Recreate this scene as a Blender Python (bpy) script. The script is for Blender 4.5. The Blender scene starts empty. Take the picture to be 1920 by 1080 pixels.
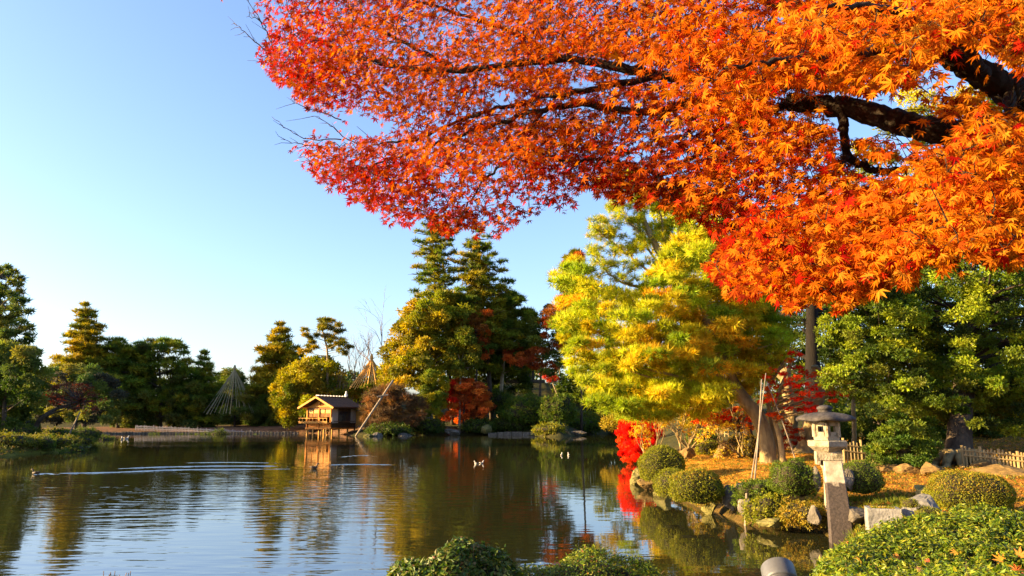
import bpy, math, random
import numpy as np
from mathutils import Vector, Matrix

# ------------------------------------------------------------------ camera, sky, sun, exposure
SC = bpy.context.scene
COL = SC.collection
F = 1400.0                      # focal length in pixels of a 1920 wide picture
PITCH = math.atan(245 / 1400)
CAMZ = 2.4
CP, SP = math.cos(PITCH), math.sin(PITCH)
cam_data = bpy.data.cameras.new('camera')
cam_data.sensor_width = 36.0
cam_data.lens = 36.0 * F / 1920
cam_data.clip_start = 0.05
cam_data.clip_end = 6000
cam = bpy.data.objects.new('camera', cam_data)
COL.objects.link(cam)
cam.location = (0, 0, CAMZ)
cam.rotation_euler = (math.pi / 2 + PITCH, 0, 0)
SC.camera = cam

SUN_AZ = math.radians(-97)     # clockwise from +Y: the sun stands left and a little behind the camera
SUN_EL = math.radians(14)
world = bpy.data.worlds.new('World')
SC.world = world
world.use_nodes = True
wn = world.node_tree
bg = wn.nodes['Background']
sky = wn.nodes.new('ShaderNodeTexSky')
sky.sky_type = 'NISHITA'
sky.sun_disc = False
sky.sun_elevation = SUN_EL
sky.sun_rotation = SUN_AZ
sky.air_density = 1.0
sky.dust_density = 1.6
sky.ozone_density = 3.4
tint = wn.nodes.new('ShaderNodeMix'); tint.data_type = 'RGBA'; tint.blend_type = 'MULTIPLY'; tint.inputs[0].default_value = 1.0
tint.inputs[7].default_value = (1.05, 0.955, 1.0, 1.0)
wn.links.new(sky.outputs['Color'], tint.inputs[6]); wn.links.new(tint.outputs[2], bg.inputs['Color'])
bg.inputs['Strength'].default_value = 0.090
sun_data = bpy.data.lights.new('sun', 'SUN')
sun_data.energy = 5.0
sun_data.angle = math.radians(0.53)
sun_data.color = (1.0, 0.70, 0.31)
sun = bpy.data.objects.new('sun', sun_data)
COL.objects.link(sun)
sdir = Vector((math.sin(SUN_AZ) * math.cos(SUN_EL), math.cos(SUN_AZ) * math.cos(SUN_EL), math.sin(SUN_EL)))
sun.rotation_euler = sdir.to_track_quat('Z', 'Y').to_euler()
SUNV = np.array(sdir)
SC.view_settings.view_transform = 'Standard'
SC.view_settings.look = 'None'
SC.view_settings.gamma = 1.0
SC.view_settings.use_curve_mapping = False
SC.view_settings.exposure = 2.3
SC.render.engine = 'CYCLES'
SC.cycles.max_bounces = 6
SC.cycles.diffuse_bounces = 3
SC.cycles.glossy_bounces = 3
SC.cycles.transmission_bounces = 4
SC.cycles.transparent_max_bounces = 4
SC.cycles.caustics_reflective = False
SC.cycles.caustics_refractive = False
SC.cycles.use_denoising = True

# ------------------------------------------------------------------ helpers
def A(px, py, D):
    """the point seen at pixel (px, py) of the 1920x1080 photograph, D metres ahead of the camera"""
    xc, yc = (px - 960) / F, (540 - py) / F
    s = D / (CP - yc * SP)
    return np.array([xc * s, D, CAMZ + (SP + yc * CP) * s])

def W(px, py, z=0.0):
    xc, yc = (px - 960) / F, (540 - py) / F
    s = (z - CAMZ) / (SP + yc * CP)
    return np.array([xc * s, (CP - yc * SP) * s, z])

def project(P):
    P = np.asarray(P, float).reshape(-1, 3)
    x, y, z = P[:, 0], P[:, 1], P[:, 2] - CAMZ
    d = y * CP + z * SP
    u = -y * SP + z * CP
    d = np.where(np.abs(d) < 1e-3, 1e-3, d)
    return 960 + F * x / d, 540 - F * u / d, d

_seed = [100]
def RNG(seed=None):
    if seed is None:
        _seed[0] += 1
        seed = _seed[0]
    return np.random.default_rng(seed)

def norm(v):
    v = np.asarray(v, float)
    n = np.linalg.norm(v, axis=-1, keepdims=True)
    return v / np.where(n < 1e-9, 1, n)

def frames(N, rng, T=None):
    """rotation matrices whose columns are (side, T, N)"""
    N = norm(N)
    if T is None:
        T = rng.normal(size=N.shape)
    T = T - (T * N).sum(1, keepdims=True) * N
    T = norm(T)
    X = np.cross(T, N)
    return np.stack([X, T, N], axis=2)

def mesh(name, V, Fc, mat=None, col=None, smooth=False, fmat=None, mats=None):
    V = np.ascontiguousarray(V, np.float32)
    Fc = np.ascontiguousarray(Fc, np.int32)
    me = bpy.data.meshes.new(name)
    k = Fc.shape[1]
    me.vertices.add(len(V)); me.vertices.foreach_set('co', V.ravel())
    me.loops.add(Fc.size); me.loops.foreach_set('vertex_index', Fc.ravel())
    me.polygons.add(len(Fc))
    me.polygons.foreach_set('loop_start', np.arange(0, Fc.size, k, dtype=np.int32))
    me.polygons.foreach_set('use_smooth', np.full(len(Fc), bool(smooth)))
    if mats:
        for m in mats: me.materials.append(m)
        me.polygons.foreach_set('material_index', np.asarray(fmat, np.int32))
    elif mat:
        me.materials.append(mat)
    if col is not None:
        col = np.asarray(col, np.float32)
        if col.shape[1] == 3:
            col = np.hstack([col, np.ones((len(col), 1), np.float32)])
        at = me.attributes.new('Col', 'FLOAT_COLOR', 'POINT')
        at.data.foreach_set('color', np.ascontiguousarray(col).ravel())
    me.update(calc_edges=True)
    return me

def tag(o, label=None, cat=None, group=None, kind=None):
    if label: o['label'] = label
    if cat: o['category'] = cat
    if group: o['group'] = group
    if kind: o['kind'] = kind
    return o

def thing(name, label, cat, loc=(0, 0, 0), group=None):
    o = bpy.data.objects.new(name, None)
    o.empty_display_size = 0.3
    COL.objects.link(o)
    o.location = [float(c) for c in loc]
    return tag(o, label, cat, group)

def put(o, parent):
    COL.objects.link(o)
    if parent is not None:
        r = parent
        off = Vector((0, 0, 0))
        o.parent = parent
        if parent.get('_root'): off = Vector(parent['_root'])
        else:
            q = parent
            while q.parent: q = q.parent
            off = q.location.copy()
        o.matrix_parent_inverse = Matrix.Translation(-off) if parent.parent is None and parent.type == 'EMPTY' else Matrix.Identity(4)
    return o

def obj(name, V, Fc, mat, parent=None, **kw):
    me = mesh(name, V, Fc, mat, **kw)
    return put(bpy.data.objects.new(name, me), parent)

def copy_tree(o, parent=None):
    c = o.copy(); COL.objects.link(c)
    if parent is not None:
        c.parent = parent
        c.matrix_parent_inverse = o.matrix_parent_inverse.copy()
    for ch in list(o.children):
        copy_tree(ch, c)
    return c

class MB:
    """collects triangles"""
    def __init__(s): s.V = []; s.F = []; s.C = []; s.n = 0
    def add(s, V, Fc, c=None):
        V = np.asarray(V, float).reshape(-1, 3); Fc = np.asarray(Fc, int)
        if Fc.shape[1] == 4:
            Fc = np.vstack([Fc[:, [0, 1, 2]], Fc[:, [0, 2, 3]]])
        s.V.append(V); s.F.append(Fc + s.n); s.n += len(V)
        if c is not None:
            s.C.append(np.broadcast_to(np.asarray(c, float), (len(V), 3)))
        return s
    def box(s, c, size, R=None, taper=1.0):
        x, y, z = np.array(size) / 2
        v = np.array([[-x, -y, -z], [x, -y, -z], [x, y, -z], [-x, y, -z],
                      [-x * taper, -y * taper, z], [x * taper, -y * taper, z], [x * taper, y * taper, z], [-x * taper, y * taper, z]])
        if R is not None: v = v @ np.asarray(R).T
        f = [[3, 2, 1, 0], [4, 5, 6, 7], [0, 1, 5, 4], [1, 2, 6, 5], [2, 3, 7, 6], [3, 0, 4, 7]]
        return s.add(v + np.asarray(c), f)
    def bar(s, a, b, r, sides=6, r2=None):
        return s.tube(np.array([a, b], float), [r, r if r2 is None else r2], sides)
    def tube(s, P, r, sides=6, cap=True, c=None):
        V, Fc = tube_vf(P, r, sides, cap)
        return s.add(V, Fc, c)
    def lathe(s, prof, sides=24, loc=(0, 0, 0), rot=0.0):
        prof = np.array(prof, float)
        a = np.arange(sides) / sides * 2 * np.pi + rot
        V = np.stack([np.outer(prof[:, 0], np.cos(a)), np.outer(prof[:, 0], np.sin(a)), np.repeat(prof[:, 1][:, None], sides, 1)], 2).reshape(-1, 3) + np.asarray(loc)
        f = []
        for i in range(len(prof) - 1):
            for j in range(sides):
                k = (j + 1) % sides
                f.append([i * sides + j, i * sides + k, (i + 1) * sides + k, (i + 1) * sides + j])
        s.add(V, f)
        return s
    def build(s, name, mat, parent=None, smooth=False):
        if not s.V: return None
        return obj(name, np.vstack(s.V), np.vstack(s.F), mat, parent, smooth=smooth, col=np.vstack(s.C) if s.C else None)

def tube_vf(P, r, sides=6, cap=True):
    P = np.asarray(P, float); r = np.broadcast_to(np.asarray(r, float), (len(P),))
    T = np.gradient(P, axis=0); T = norm(T)
    ref = np.array([0.0, 0, 1.0])
    if abs(T[0] @ ref) > 0.9: ref = np.array([1.0, 0, 0])
    X = norm(np.cross(T[0], ref))
    V = []
    a = np.arange(sides) / sides * 2 * np.pi
    for i in range(len(P)):
        X = X - (X @ T[i]) * T[i]; X = X / (np.linalg.norm(X) + 1e-9)
        Y = np.cross(T[i], X)
        V.append(P[i] + r[i] * (np.cos(a)[:, None] * X + np.sin(a)[:, None] * Y))
    V = np.vstack(V)
    j = np.arange(sides); k = (j + 1) % sides
    q = np.vstack([np.stack([i * sides + j, i * sides + k, (i + 1) * sides + k, (i + 1) * sides + j], 1) for i in range(len(P) - 1)])
    f = np.vstack([q[:, [0, 1, 2]], q[:, [0, 2, 3]]])
    if cap and sides > 2:
        e = (len(P) - 1) * sides
        c0 = np.array([[0, m + 1, m] for m in range(1, sides - 1)])
        c1 = np.array([[e, e + m, e + m + 1] for m in range(1, sides - 1)])
        f = np.vstack([f, c0, c1])
    return V, f

def spline(P, n=6, wob=0.0, rng=None):
    P = np.asarray(P, float)
    if len(P) == 2:
        P = np.vstack([P[0], P.mean(0), P[1]])
    Q = np.vstack([2 * P[0] - P[1], P, 2 * P[-1] - P[-2]])
    out = []
    for i in range(1, len(Q) - 2):
        t = np.linspace(0, 1, n, endpoint=False)[:, None]
        a, b, c, d = Q[i - 1], Q[i], Q[i + 1], Q[i + 2]
        out.append(0.5 * (2 * b + (c - a) * t + (2 * a - 5 * b + 4 * c - d) * t ** 2 + (-a + 3 * b - 3 * c + d) * t ** 3))
    out.append(P[-1:])
    out = np.vstack(out)
    if wob and rng is not None:
        w = rng.normal(size=out.shape) * wob; w[0] = 0
        out = out + w
    return out

def inside(poly, x, y):
    poly = np.asarray(poly, float); c = np.zeros(np.shape(x), bool)
    j = len(poly) - 1
    for i in range(len(poly)):
        xi, yi = poly[i]; xj, yj = poly[j]
        if yi != yj:
            c ^= ((yi > y) != (yj > y)) & (x < (xj - xi) * (y - yi) / (yj - yi) + xi)
        j = i
    return c

def fill_poly(poly, n, rng, cand=6):
    """n well spread points inside a polygon"""
    poly = np.asarray(poly, float); lo, hi = poly.min(0), poly.max(0)
    pts = []
    pool = lo + rng.random((n * 60, 2)) * (hi - lo)
    pool = pool[inside(poly, pool[:, 0], pool[:, 1])]
    if len(pool) < n: n = len(pool)
    idx = 0
    for i in range(n):
        c = pool[rng.integers(0, len(pool), cand)]
        if pts:
            d = ((c[:, None] - np.array(pts)[None]) ** 2).sum(2).min(1)
            pts.append(c[d.argmax()])
        else: pts.append(c[0])
    return np.array(pts)

# ------------------------------------------------------------------ materials
def new_mat(name):
    m = bpy.data.materials.new(name); m.use_nodes = True
    nt = m.node_tree; nt.nodes.clear()
    out = nt.nodes.new('ShaderNodeOutputMaterial')
    return m, nt, out

def foliage_mat(name, trans=0.35, rough=0.5, spec=0.25, src='attr', tsat=1.1):
    m, nt, out = new_mat(name)
    p = nt.nodes.new('ShaderNodeBsdfPrincipled'); p.inputs['Roughness'].default_value = rough
    p.inputs['Specular IOR Level'].default_value = spec
    t = nt.nodes.new('ShaderNodeBsdfTranslucent')
    mix = nt.nodes.new('ShaderNodeMixShader'); mix.inputs[0].default_value = trans
    if src == 'attr':
        a = nt.nodes.new('ShaderNodeAttribute'); a.attribute_name = 'Col'; c = a.outputs['Color']
    else:
        a = nt.nodes.new('ShaderNodeObjectInfo'); c = a.outputs['Color']
    h = nt.nodes.new('ShaderNodeHueSaturation'); h.inputs['Saturation'].default_value = tsat; h.inputs['Value'].default_value = 1.25
    nt.links.new(c, p.inputs['Base Color']); nt.links.new(c, h.inputs['Color']); nt.links.new(h.outputs[0], t.inputs['Color'])
    nt.links.new(p.outputs[0], mix.inputs[1]); nt.links.new(t.outputs[0], mix.inputs[2]); nt.links.new(mix.outputs[0], out.inputs[0])
    return m

def noise_mat(name, c1, c2, scale=4.0, rough=0.8, bump=0.3, bscale=None, stretch=(1, 1, 1), detail=6, c3=None, spec=0.3, metal=0.0, dist=0.03):
    m, nt, out = new_mat(name)
    p = nt.nodes.new('ShaderNodeBsdfPrincipled'); p.inputs['Roughness'].default_value = rough
    p.inputs['Specular IOR Level'].default_value = spec; p.inputs['Metallic'].default_value = metal
    tc = nt.nodes.new('ShaderNodeTexCoord'); mp = nt.nodes.new('ShaderNodeMapping'); mp.inputs['Scale'].default_value = stretch
    nt.links.new(tc.outputs['Object'], mp.inputs['Vector'])
    n = nt.nodes.new('ShaderNodeTexNoise'); n.inputs['Scale'].default_value = scale; n.inputs['Detail'].default_value = detail; n.inputs['Roughness'].default_value = 0.62
    nt.links.new(mp.outputs[0], n.inputs['Vector'])
    r = nt.nodes.new('ShaderNodeValToRGB')
    r.color_ramp.elements[0].position = 0.32; r.color_ramp.elements[0].color = (*c1, 1)
    r.color_ramp.elements[1].position = 0.68; r.color_ramp.elements[1].color = (*c2, 1)
    if c3 is not None:
        e = r.color_ramp.elements.new(0.5); e.color = (*c3, 1)
    nt.links.new(n.outputs['Fac'], r.inputs[0]); nt.links.new(r.outputs[0], p.inputs['Base Color'])
    if bump:
        n2 = nt.nodes.new('ShaderNodeTexNoise'); n2.inputs['Scale'].default_value = bscale or scale * 3; n2.inputs['Detail'].default_value = 8
        nt.links.new(mp.outputs[0], n2.inputs['Vector'])
        b = nt.nodes.new('ShaderNodeBump'); b.inputs['Strength'].default_value = bump; b.inputs['Distance'].default_value = dist
        nt.links.new(n2.outputs['Fac'], b.inputs['Height']); nt.links.new(b.outputs[0], p.inputs['Normal'])
    nt.links.new(p.outputs[0], out.inputs[0])
    return m

def ground_mat():
    m, nt, out = new_mat('ground')
    p = nt.nodes.new('ShaderNodeBsdfPrincipled'); p.inputs['Roughness'].default_value = 0.95; p.inputs['Specular IOR Level'].default_value = 0.1
    a = nt.nodes.new('ShaderNodeAttribute'); a.attribute_name = 'Col'
    tc = nt.nodes.new('ShaderNodeTexCoord')
    n = nt.nodes.new('ShaderNodeTexNoise'); n.inputs['Scale'].default_value = 1.3; n.inputs['Detail'].default_value = 10; n.inputs['Roughness'].default_value = 0.7
    n2 = nt.nodes.new('ShaderNodeTexNoise'); n2.inputs['Scale'].default_value = 14; n2.inputs['Detail'].default_value = 8
    for q in (n, n2): nt.links.new(tc.outputs['Object'], q.inputs['Vector'])
    r = nt.nodes.new('ShaderNodeValToRGB')
    r.color_ramp.elements[0].position = 0.35; r.color_ramp.elements[0].color = (.45, .55, .4, 1)
    r.color_ramp.elements[1].position = 0.66; r.color_ramp.elements[1].color = (1.45, 1.25, 1.0, 1)
    nt.links.new(n.outputs['Fac'], r.inputs[0])
    r2 = nt.nodes.new('ShaderNodeValToRGB')
    r2.color_ramp.elements[0].position = 0.3; r2.color_ramp.elements[0].color = (.55, .55, .55, 1)
    r2.color_ramp.elements[1].position = 0.7; r2.color_ramp.elements[1].color = (1.4, 1.35, 1.3, 1)
    nt.links.new(n2.outputs['Fac'], r2.inputs[0])
    m1 = nt.nodes.new('ShaderNodeMix'); m1.data_type = 'RGBA'; m1.blend_type = 'MULTIPLY'; m1.inputs[0].default_value = 1
    m2 = nt.nodes.new('ShaderNodeMix'); m2.data_type = 'RGBA'; m2.blend_type = 'MULTIPLY'; m2.inputs[0].default_value = 1
    nt.links.new(a.outputs['Color'], m1.inputs[6]); nt.links.new(r.outputs[0], m1.inputs[7])
    nt.links.new(m1.outputs[2], m2.inputs[6]); nt.links.new(r2.outputs[0], m2.inputs[7])
    nt.links.new(m2.outputs[2], p.inputs['Base Color'])
    b = nt.nodes.new('ShaderNodeBump'); b.inputs['Strength'].default_value = 0.8; b.inputs['Distance'].default_value = 0.05
    nt.links.new(n2.outputs['Fac'], b.inputs['Height']); nt.links.new(b.outputs[0], p.inputs['Normal'])
    nt.links.new(p.outputs[0], out.inputs[0])
    return m

def water_mat():
    m, nt, out = new_mat('pond_water')
    p = nt.nodes.new('ShaderNodeBsdfPrincipled')
    p.inputs['Base Color'].default_value = (.020, .020, .007, 1)
    p.inputs['Roughness'].default_value = 0.025
    p.inputs['IOR'].default_value = 3.0
    p.inputs['Specular IOR Level'].default_value = 0.7
    tc = nt.nodes.new('ShaderNodeTexCoord')
    def nz(scale, sx, sy, rot, detail):
        mp = nt.nodes.new('ShaderNodeMapping'); mp.inputs['Scale'].default_value = (sx, sy, 1); mp.inputs['Rotation'].default_value = (0, 0, math.radians(rot))
        nt.links.new(tc.outputs['Object'], mp.inputs['Vector'])
        n = nt.nodes.new('ShaderNodeTexNoise'); n.inputs['Scale'].default_value = scale; n.inputs['Detail'].default_value = detail; n.inputs['Roughness'].default_value = 0.45
        nt.links.new(mp.outputs[0], n.inputs['Vector'])
        return n.outputs['Fac']
    a = nz(1.0, 0.8, 2.2, -10, 2.5)
    b = nz(1.0, 1.6, 5.0, 12, 2.0)
    big = nz(0.05, 1, 2.2, 20, 3.0)
    mr = nt.nodes.new('ShaderNodeMapRange'); mr.inputs[1].default_value = 0.38; mr.inputs[2].default_value = 0.62; mr.inputs[3].default_value = 0.25; mr.inputs[4].default_value = 1.0
    nt.links.new(big, mr.inputs[0])
    # the breeze ruffles the open middle of the pond more than the sheltered right bank
    sep = nt.nodes.new('ShaderNodeSeparateXYZ'); nt.links.new(tc.outputs['Object'], sep.inputs[0])
    mx = nt.nodes.new('ShaderNodeMapRange'); mx.interpolation_type = 'SMOOTHSTEP'
    mx.inputs[1].default_value = -5; mx.inputs[2].default_value = 2; mx.inputs[3].default_value = 1.0; mx.inputs[4].default_value = 0.3
    nt.links.new(sep.outputs[0], mx.inputs[0])
    my = nt.nodes.new('ShaderNodeMapRange'); my.interpolation_type = 'SMOOTHSTEP'
    my.inputs[1].default_value = 22; my.inputs[2].default_value = 45; my.inputs[3].default_value = 1.0; my.inputs[4].default_value = 0.3
    nt.links.new(sep.outputs[1], my.inputs[0])
    def math_(op, x, y):
        q = nt.nodes.new('ShaderNodeMath'); q.operation = op
        for i, v in enumerate((x, y)):
            if isinstance(v, (int, float)): q.inputs[i].default_value = v
            else: nt.links.new(v, q.inputs[i])
        return q.outputs[0]
    amp = math_('MULTIPLY', math_('MULTIPLY', mr.outputs[0], mx.outputs[0]), my.outputs[0])
    h = math_('ADD', a, math_('MULTIPLY', b, 0.22))
    h = math_('MULTIPLY', h, amp)
    bp = nt.nodes.new('ShaderNodeBump'); bp.inputs['Strength'].default_value = 1.0; bp.inputs['Distance'].default_value = 0.026
    nt.links.new(h, bp.inputs['Height']); nt.links.new(bp.outputs[0], p.inputs['Normal'])
    nt.links.new(p.outputs[0], out.inputs[0])
    return m

M = {}
M['leaf'] = foliage_mat('foliage', 0.34, 0.55, 0.18)
M['gloss_leaf'] = foliage_mat('glossy_foliage', 0.34, 0.42, 0.14)
M['needle'] = foliage_mat('needles', 0.34, 0.6, 0.12)
M['gold_needle'] = foliage_mat('sunlit_needles', 0.4, 0.6, 0.1)
M['maple'] = foliage_mat('maple_foliage', 0.48, 0.8, 0.02)
M['maple_one'] = foliage_mat('maple_leaf', 0.48, 0.75, 0.03, 'obj')
M['leaf_one'] = foliage_mat('hedge_leaf', 0.3, 0.45, 0.25, 'obj')
M['hedge'] = foliage_mat('hedge_foliage', 0.3, 0.45, 0.25)
M['ground'] = ground_mat()
M['water'] = water_mat()
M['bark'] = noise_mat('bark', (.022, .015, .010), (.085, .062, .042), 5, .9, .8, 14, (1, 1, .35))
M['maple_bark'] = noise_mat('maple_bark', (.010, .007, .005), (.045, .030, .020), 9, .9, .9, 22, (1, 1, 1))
M['shaded_bark'] = noise_mat('shaded_bark', (.003, .002, .0015), (.010, .0065, .004), 6, .95, .8, 14, (1, 1, .35))  # near black bark, the shade on the trunk put into its colour
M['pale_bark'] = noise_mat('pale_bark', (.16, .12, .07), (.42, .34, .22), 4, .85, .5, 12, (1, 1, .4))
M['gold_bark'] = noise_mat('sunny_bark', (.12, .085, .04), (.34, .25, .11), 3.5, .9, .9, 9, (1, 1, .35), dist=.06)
M['twig'] = noise_mat('twig_bark', (.10, .06, .035), (.22, .14, .08), 3, .9, 0)
M['shell'] = noise_mat('inner_shade', (.020, .018, .008), (.045, .034, .016), 8, .95, .6, 20)  # twig brown, darkened to stand for the shade inside the shrubs
M['pole'] = noise_mat('weathered_pole', (.13, .10, .07), (.30, .24, .17), 3, .8, .3, 20, (1, 1, .2))
M['bamboo'] = noise_mat('bamboo', (.20, .135, .055), (.33, .24, .10), 5, .7, .2, 20, (1, 1, .3))
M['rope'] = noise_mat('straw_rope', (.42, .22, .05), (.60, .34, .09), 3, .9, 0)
M['rope_shade'] = noise_mat('shaded_straw_rope', (.22, .19, .10), (.34, .30, .17), 3, .9, 0)  # duller copy of the straw rope, with shade put into its colour
M['rock'] = noise_mat('rock', (.05, .043, .036), (.20, .17, .135), 2.4, .85, .9, 7, c3=(.10, .085, .065))
M['moss_rock'] = noise_mat('mossy_rock', (.05, .055, .012), (.17, .14, .06), 4, .9, .9, 8, c3=(.16, .14, .04))
M['pale_rock'] = noise_mat('pale_rock', (.07, .066, .06), (.19, .18, .165), 3, .85, .5, 10)
M['ochre_rock'] = noise_mat('ochre_rock', (.07, .042, .013), (.21, .13, .038), 3.2, .9, .8, 6)

# ------------------------------------------------------------------ leaf shapes (unit size)
def t_diamond(w=0.42, bend=0.15):
    V = np.array([[0, 0, 0], [w / 2, .5, bend], [0, 1, 0], [-w / 2, .5, bend]])
    return V - [0, .5, 0], np.array([[0, 1, 2], [0, 2, 3]])

def t_maple(drop=0.12, fold=0.06):
    ang = np.radians([0, 36, 74, 112]); ln = [1.0, .93, .74, .40]
    pts = [(0.0, 0.0)]
    tips = [(-a, l) for a, l in zip(ang[::-1], ln[::-1])] + [(a, l) for a, l in zip(ang[1:], ln[1:])]
    tips.sort()
    out = []
    for i, (a, l) in enumerate(tips):
        w = math.radians(9.5)
        out.append((a - w, l * .60)); out.append((a, l)); out.append((a + w, l * .60))
        if i < len(tips) - 1:
            out.append(((a + tips[i + 1][0]) / 2, .30))
    P = np.array([[r * math.sin(a), r * math.cos(a), -drop * r * r + (fold if i % 4 != 1 else 0) * r] for i, (a, r) in enumerate(out)])
    V = np.vstack([[0, 0, 0], P, [0, -.03, 0]])
    n = len(V)
    Fc = np.array([[0, i + 1, i] for i in range(1, n - 2)])
    # petiole
    st = np.array([[-.012, 0, .0], [.012, 0, .0], [0.0, -.45, -.08]])
    Fc = np.vstack([Fc, [[n, n + 2, n + 1]]])
    return np.vstack([V, st]), Fc

def t_star(rng, droop=.1):
    """cheap maple leaf for middle distance"""
    ang = np.radians([-82, -40, 0, 40, 82]); ln = [.66, .92, 1, .92, .66]
    V = [[0, 0, 0]]
    Fc = []
    for a, l in zip(ang, ln):
        w = .16
        i = len(V)
        V += [[.40 * l * math.sin(a - w * 2.0), .40 * l * math.cos(a - w * 2.0), 0], [l * math.sin(a), l * math.cos(a), -droop * l], [.40 * l * math.sin(a + w * 2.0), .40 * l * math.cos(a + w * 2.0), 0]]
        Fc += [[0, i + 1, i], [0, i + 2, i + 1]]
    return np.array(V), np.array(Fc)

def t_tuft(rng, k=7, w=.16, spread=1.15, base=.06):
    V, Fc = [], []
    for i in range(k):
        th = spread * math.sqrt(rng.random()) ; ph = 2 * math.pi * (i + rng.random()) / k
        d = np.array([math.sin(th) * math.cos(ph), math.sin(th) * math.sin(ph), math.cos(th)])
        s = norm(np.cross(d, rng.normal(size=3)))
        L = .7 + .45 * rng.random()
        b = len(V)
        V += [d * base + s * w / 2, d * base - s * w / 2, d * L]
        Fc.append([b, b + 1, b + 2])
    return np.array(V), np.array(Fc)

def t_sprig(rng, k=5, w=.45, spread=1.2, L0=.55):
    """a handful of small diamond leaves around a twig end"""
    V, Fc = [], []
    for i in range(k):
        th = spread * math.sqrt((i + rng.random()) / k); ph = rng.random() * 6.28
        d = np.array([math.sin(th) * math.cos(ph), math.sin(th) * math.sin(ph), math.cos(th)])
        s = norm(np.cross(d, rng.normal(size=3))); u = np.cross(s, d)
        L = L0 * (.7 + .6 * rng.random()); o = d * .45 * rng.random()
        b = len(V)
        V += [o, o + d * L * .5 + s * w * L * .5 + u * .08, o + d * L, o + d * L * .5 - s * w * L * .5 + u * .08]
        Fc += [[b, b + 1, b + 2], [b, b + 2, b + 3]]
    return np.array(V), np.array(Fc)

_tr = RNG(5)
T_DIAMOND = [t_diamond(.42, .1), t_diamond(.5, -.12)]
T_MAPLE = [t_maple(.12, .05), t_maple(.3, .09), t_maple(-.12, .03), t_maple(.55, .15), t_maple(.4, -.12)]
for _i in (1, 3, 4):   # torn, skewed and curled ones
    _v = T_MAPLE[_i][0]; _v[:, 0] *= .72 + .1 * _i; _v[:, 2] += .22 * _v[:, 0] ** 2 * (1 if _i != 4 else -1.6) + .10 * _v[:, 0] * _v[:, 1]
T_STAR = [t_star(_tr, .05), t_star(_tr, .3), t_star(_tr, -.15)]
T_TUFT = [t_tuft(_tr, 7, .20, 1.2) for _ in range(4)]
T_FINE = [t_tuft(_tr, 11, .075, 1.25) for _ in range(5)]
T_FEATHER = [t_tuft(_tr, 7, .11, 1.0) for _ in range(5)]
T_SPRIG = [t_sprig(_tr, 4, .5, 1.2, .6) for _ in range(5)]
T_BLADE = [t_tuft(_tr, 6, .10, .6, .0) for _ in range(3)]

def scatter(templates, C, N, S, cols, rng, T=None):
    """many copies of small shapes as one vertex/face/colour set"""
    C = np.asarray(C, float); S = np.broadcast_to(np.asarray(S, float), (len(C),))
    R = frames(N, rng, T)
    pick = rng.integers(0, len(templates), len(C))
    Vs, Fs, Cs = [], [], []; n = 0
    for i, (tv, tf) in enumerate(templates):
        m = pick == i
        if not m.any(): continue
        V = np.einsum('nij,kj->nki', R[m], tv) * S[m][:, None, None] + C[m][:, None, :]
        k = len(tv); q = m.sum()
        Fs.append((tf[None] + (np.arange(q) * k)[:, None, None]).reshape(-1, 3) + n)
        Vs.append(V.reshape(-1, 3)); Cs.append(np.repeat(cols[m], k, 0)); n += q * k
    return np.vstack(Vs), np.vstack(Fs), np.vstack(Cs), R, pick

def jitter_cols(base, n, rng, var=.25, hue=.10):
    base = np.asarray(base, float)
    c = np.broadcast_to(base, (n, 3)) * (1 + rng.uniform(-var, var, (n, 1))) * (1 + rng.uniform(-hue, hue, (n, 3)))
    return np.clip(c, .002, .95)

def pick_cols(palette, n, rng, var=.22, hue=.1, w=None):
    pal = np.asarray(palette, float)
    i = rng.choice(len(pal), n, p=None if w is None else np.asarray(w) / np.sum(w))
    return jitter_cols(pal[i], n, rng, var, hue)

def clump_leaves(centers, radii, nper, rng, up=.5, flat_fill=.5, rough=.5):
    """points in ellipsoids, thicker towards their skins; normals outward and up"""
    Cs, Ns, ids = [], [], []
    for i, (c, r) in enumerate(zip(centers, radii)):
        n = int(nper[i] if hasattr(nper, '__len__') else nper)
        d = norm(rng.normal(size=(n, 3)))
        rr = rng.random(n) ** flat_fill
        Cs.append(c + d * rr[:, None] * r)
        Ns.append(norm(d / np.maximum(r, 1e-3) * np.min(r)) + np.array([0, 0, up]) + rng.normal(size=(n, 3)) * rough)
        ids.append(np.full(n, i))
    return np.vstack(Cs), np.vstack(Ns), np.concatenate(ids)

# ------------------------------------------------------------------ the ground and the pond
SHORE_PX = [(-260, 876), (-60, 864), (0, 857), (60, 852), (120, 847), (162, 841), (172, 835), (160, 826), (150, 819), (165, 813.5), (300, 812.5), (430, 812.5),
            (560, 812), (620, 813), (660, 817), (700, 818), (770, 816.5), (860, 815.5), (940, 815.5), (1000, 816), (1025, 819), (1060, 819.5),
            (1085, 816), (1120, 812), (1165, 810), (1185, 814), (1205, 830), (1206, 860), (1190, 885), (1196, 905), (1230, 920), (1270, 932), (1310, 950),
            (1350, 962), (1390, 984), (1440, 988), (1500, 991), (1540, 994), (1556, 1008)]
POND = [tuple(W(x, y)[:2]) for x, y in SHORE_PX] + [(6.15, 14.0), (5.7, 13.0), (4.9, 11.2), (3.9, 9.0), (2.6, 7.6), (0, 7.0), (-4, 6.8), (-12, 6.5), (-30, 4), (-70, -6)]
POND = np.array(POND)

def shore_dist(x, y):
    x = np.asarray(x, float); y = np.asarray(y, float)
    d = np.full(x.shape, 1e9)
    n = len(POND)
    for i in range(n):
        a, b = POND[i], POND[(i + 1) % n]
        ab = b - a; L = ab @ ab
        t = np.clip(((x - a[0]) * ab[0] + (y - a[1]) * ab[1]) / L, 0, 1)
        d = np.minimum(d, np.hypot(x - a[0] - t * ab[0], y - a[1] - t * ab[1]))
    ins = inside(POND, x, y)
    return np.where(ins, -d, d)

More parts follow.
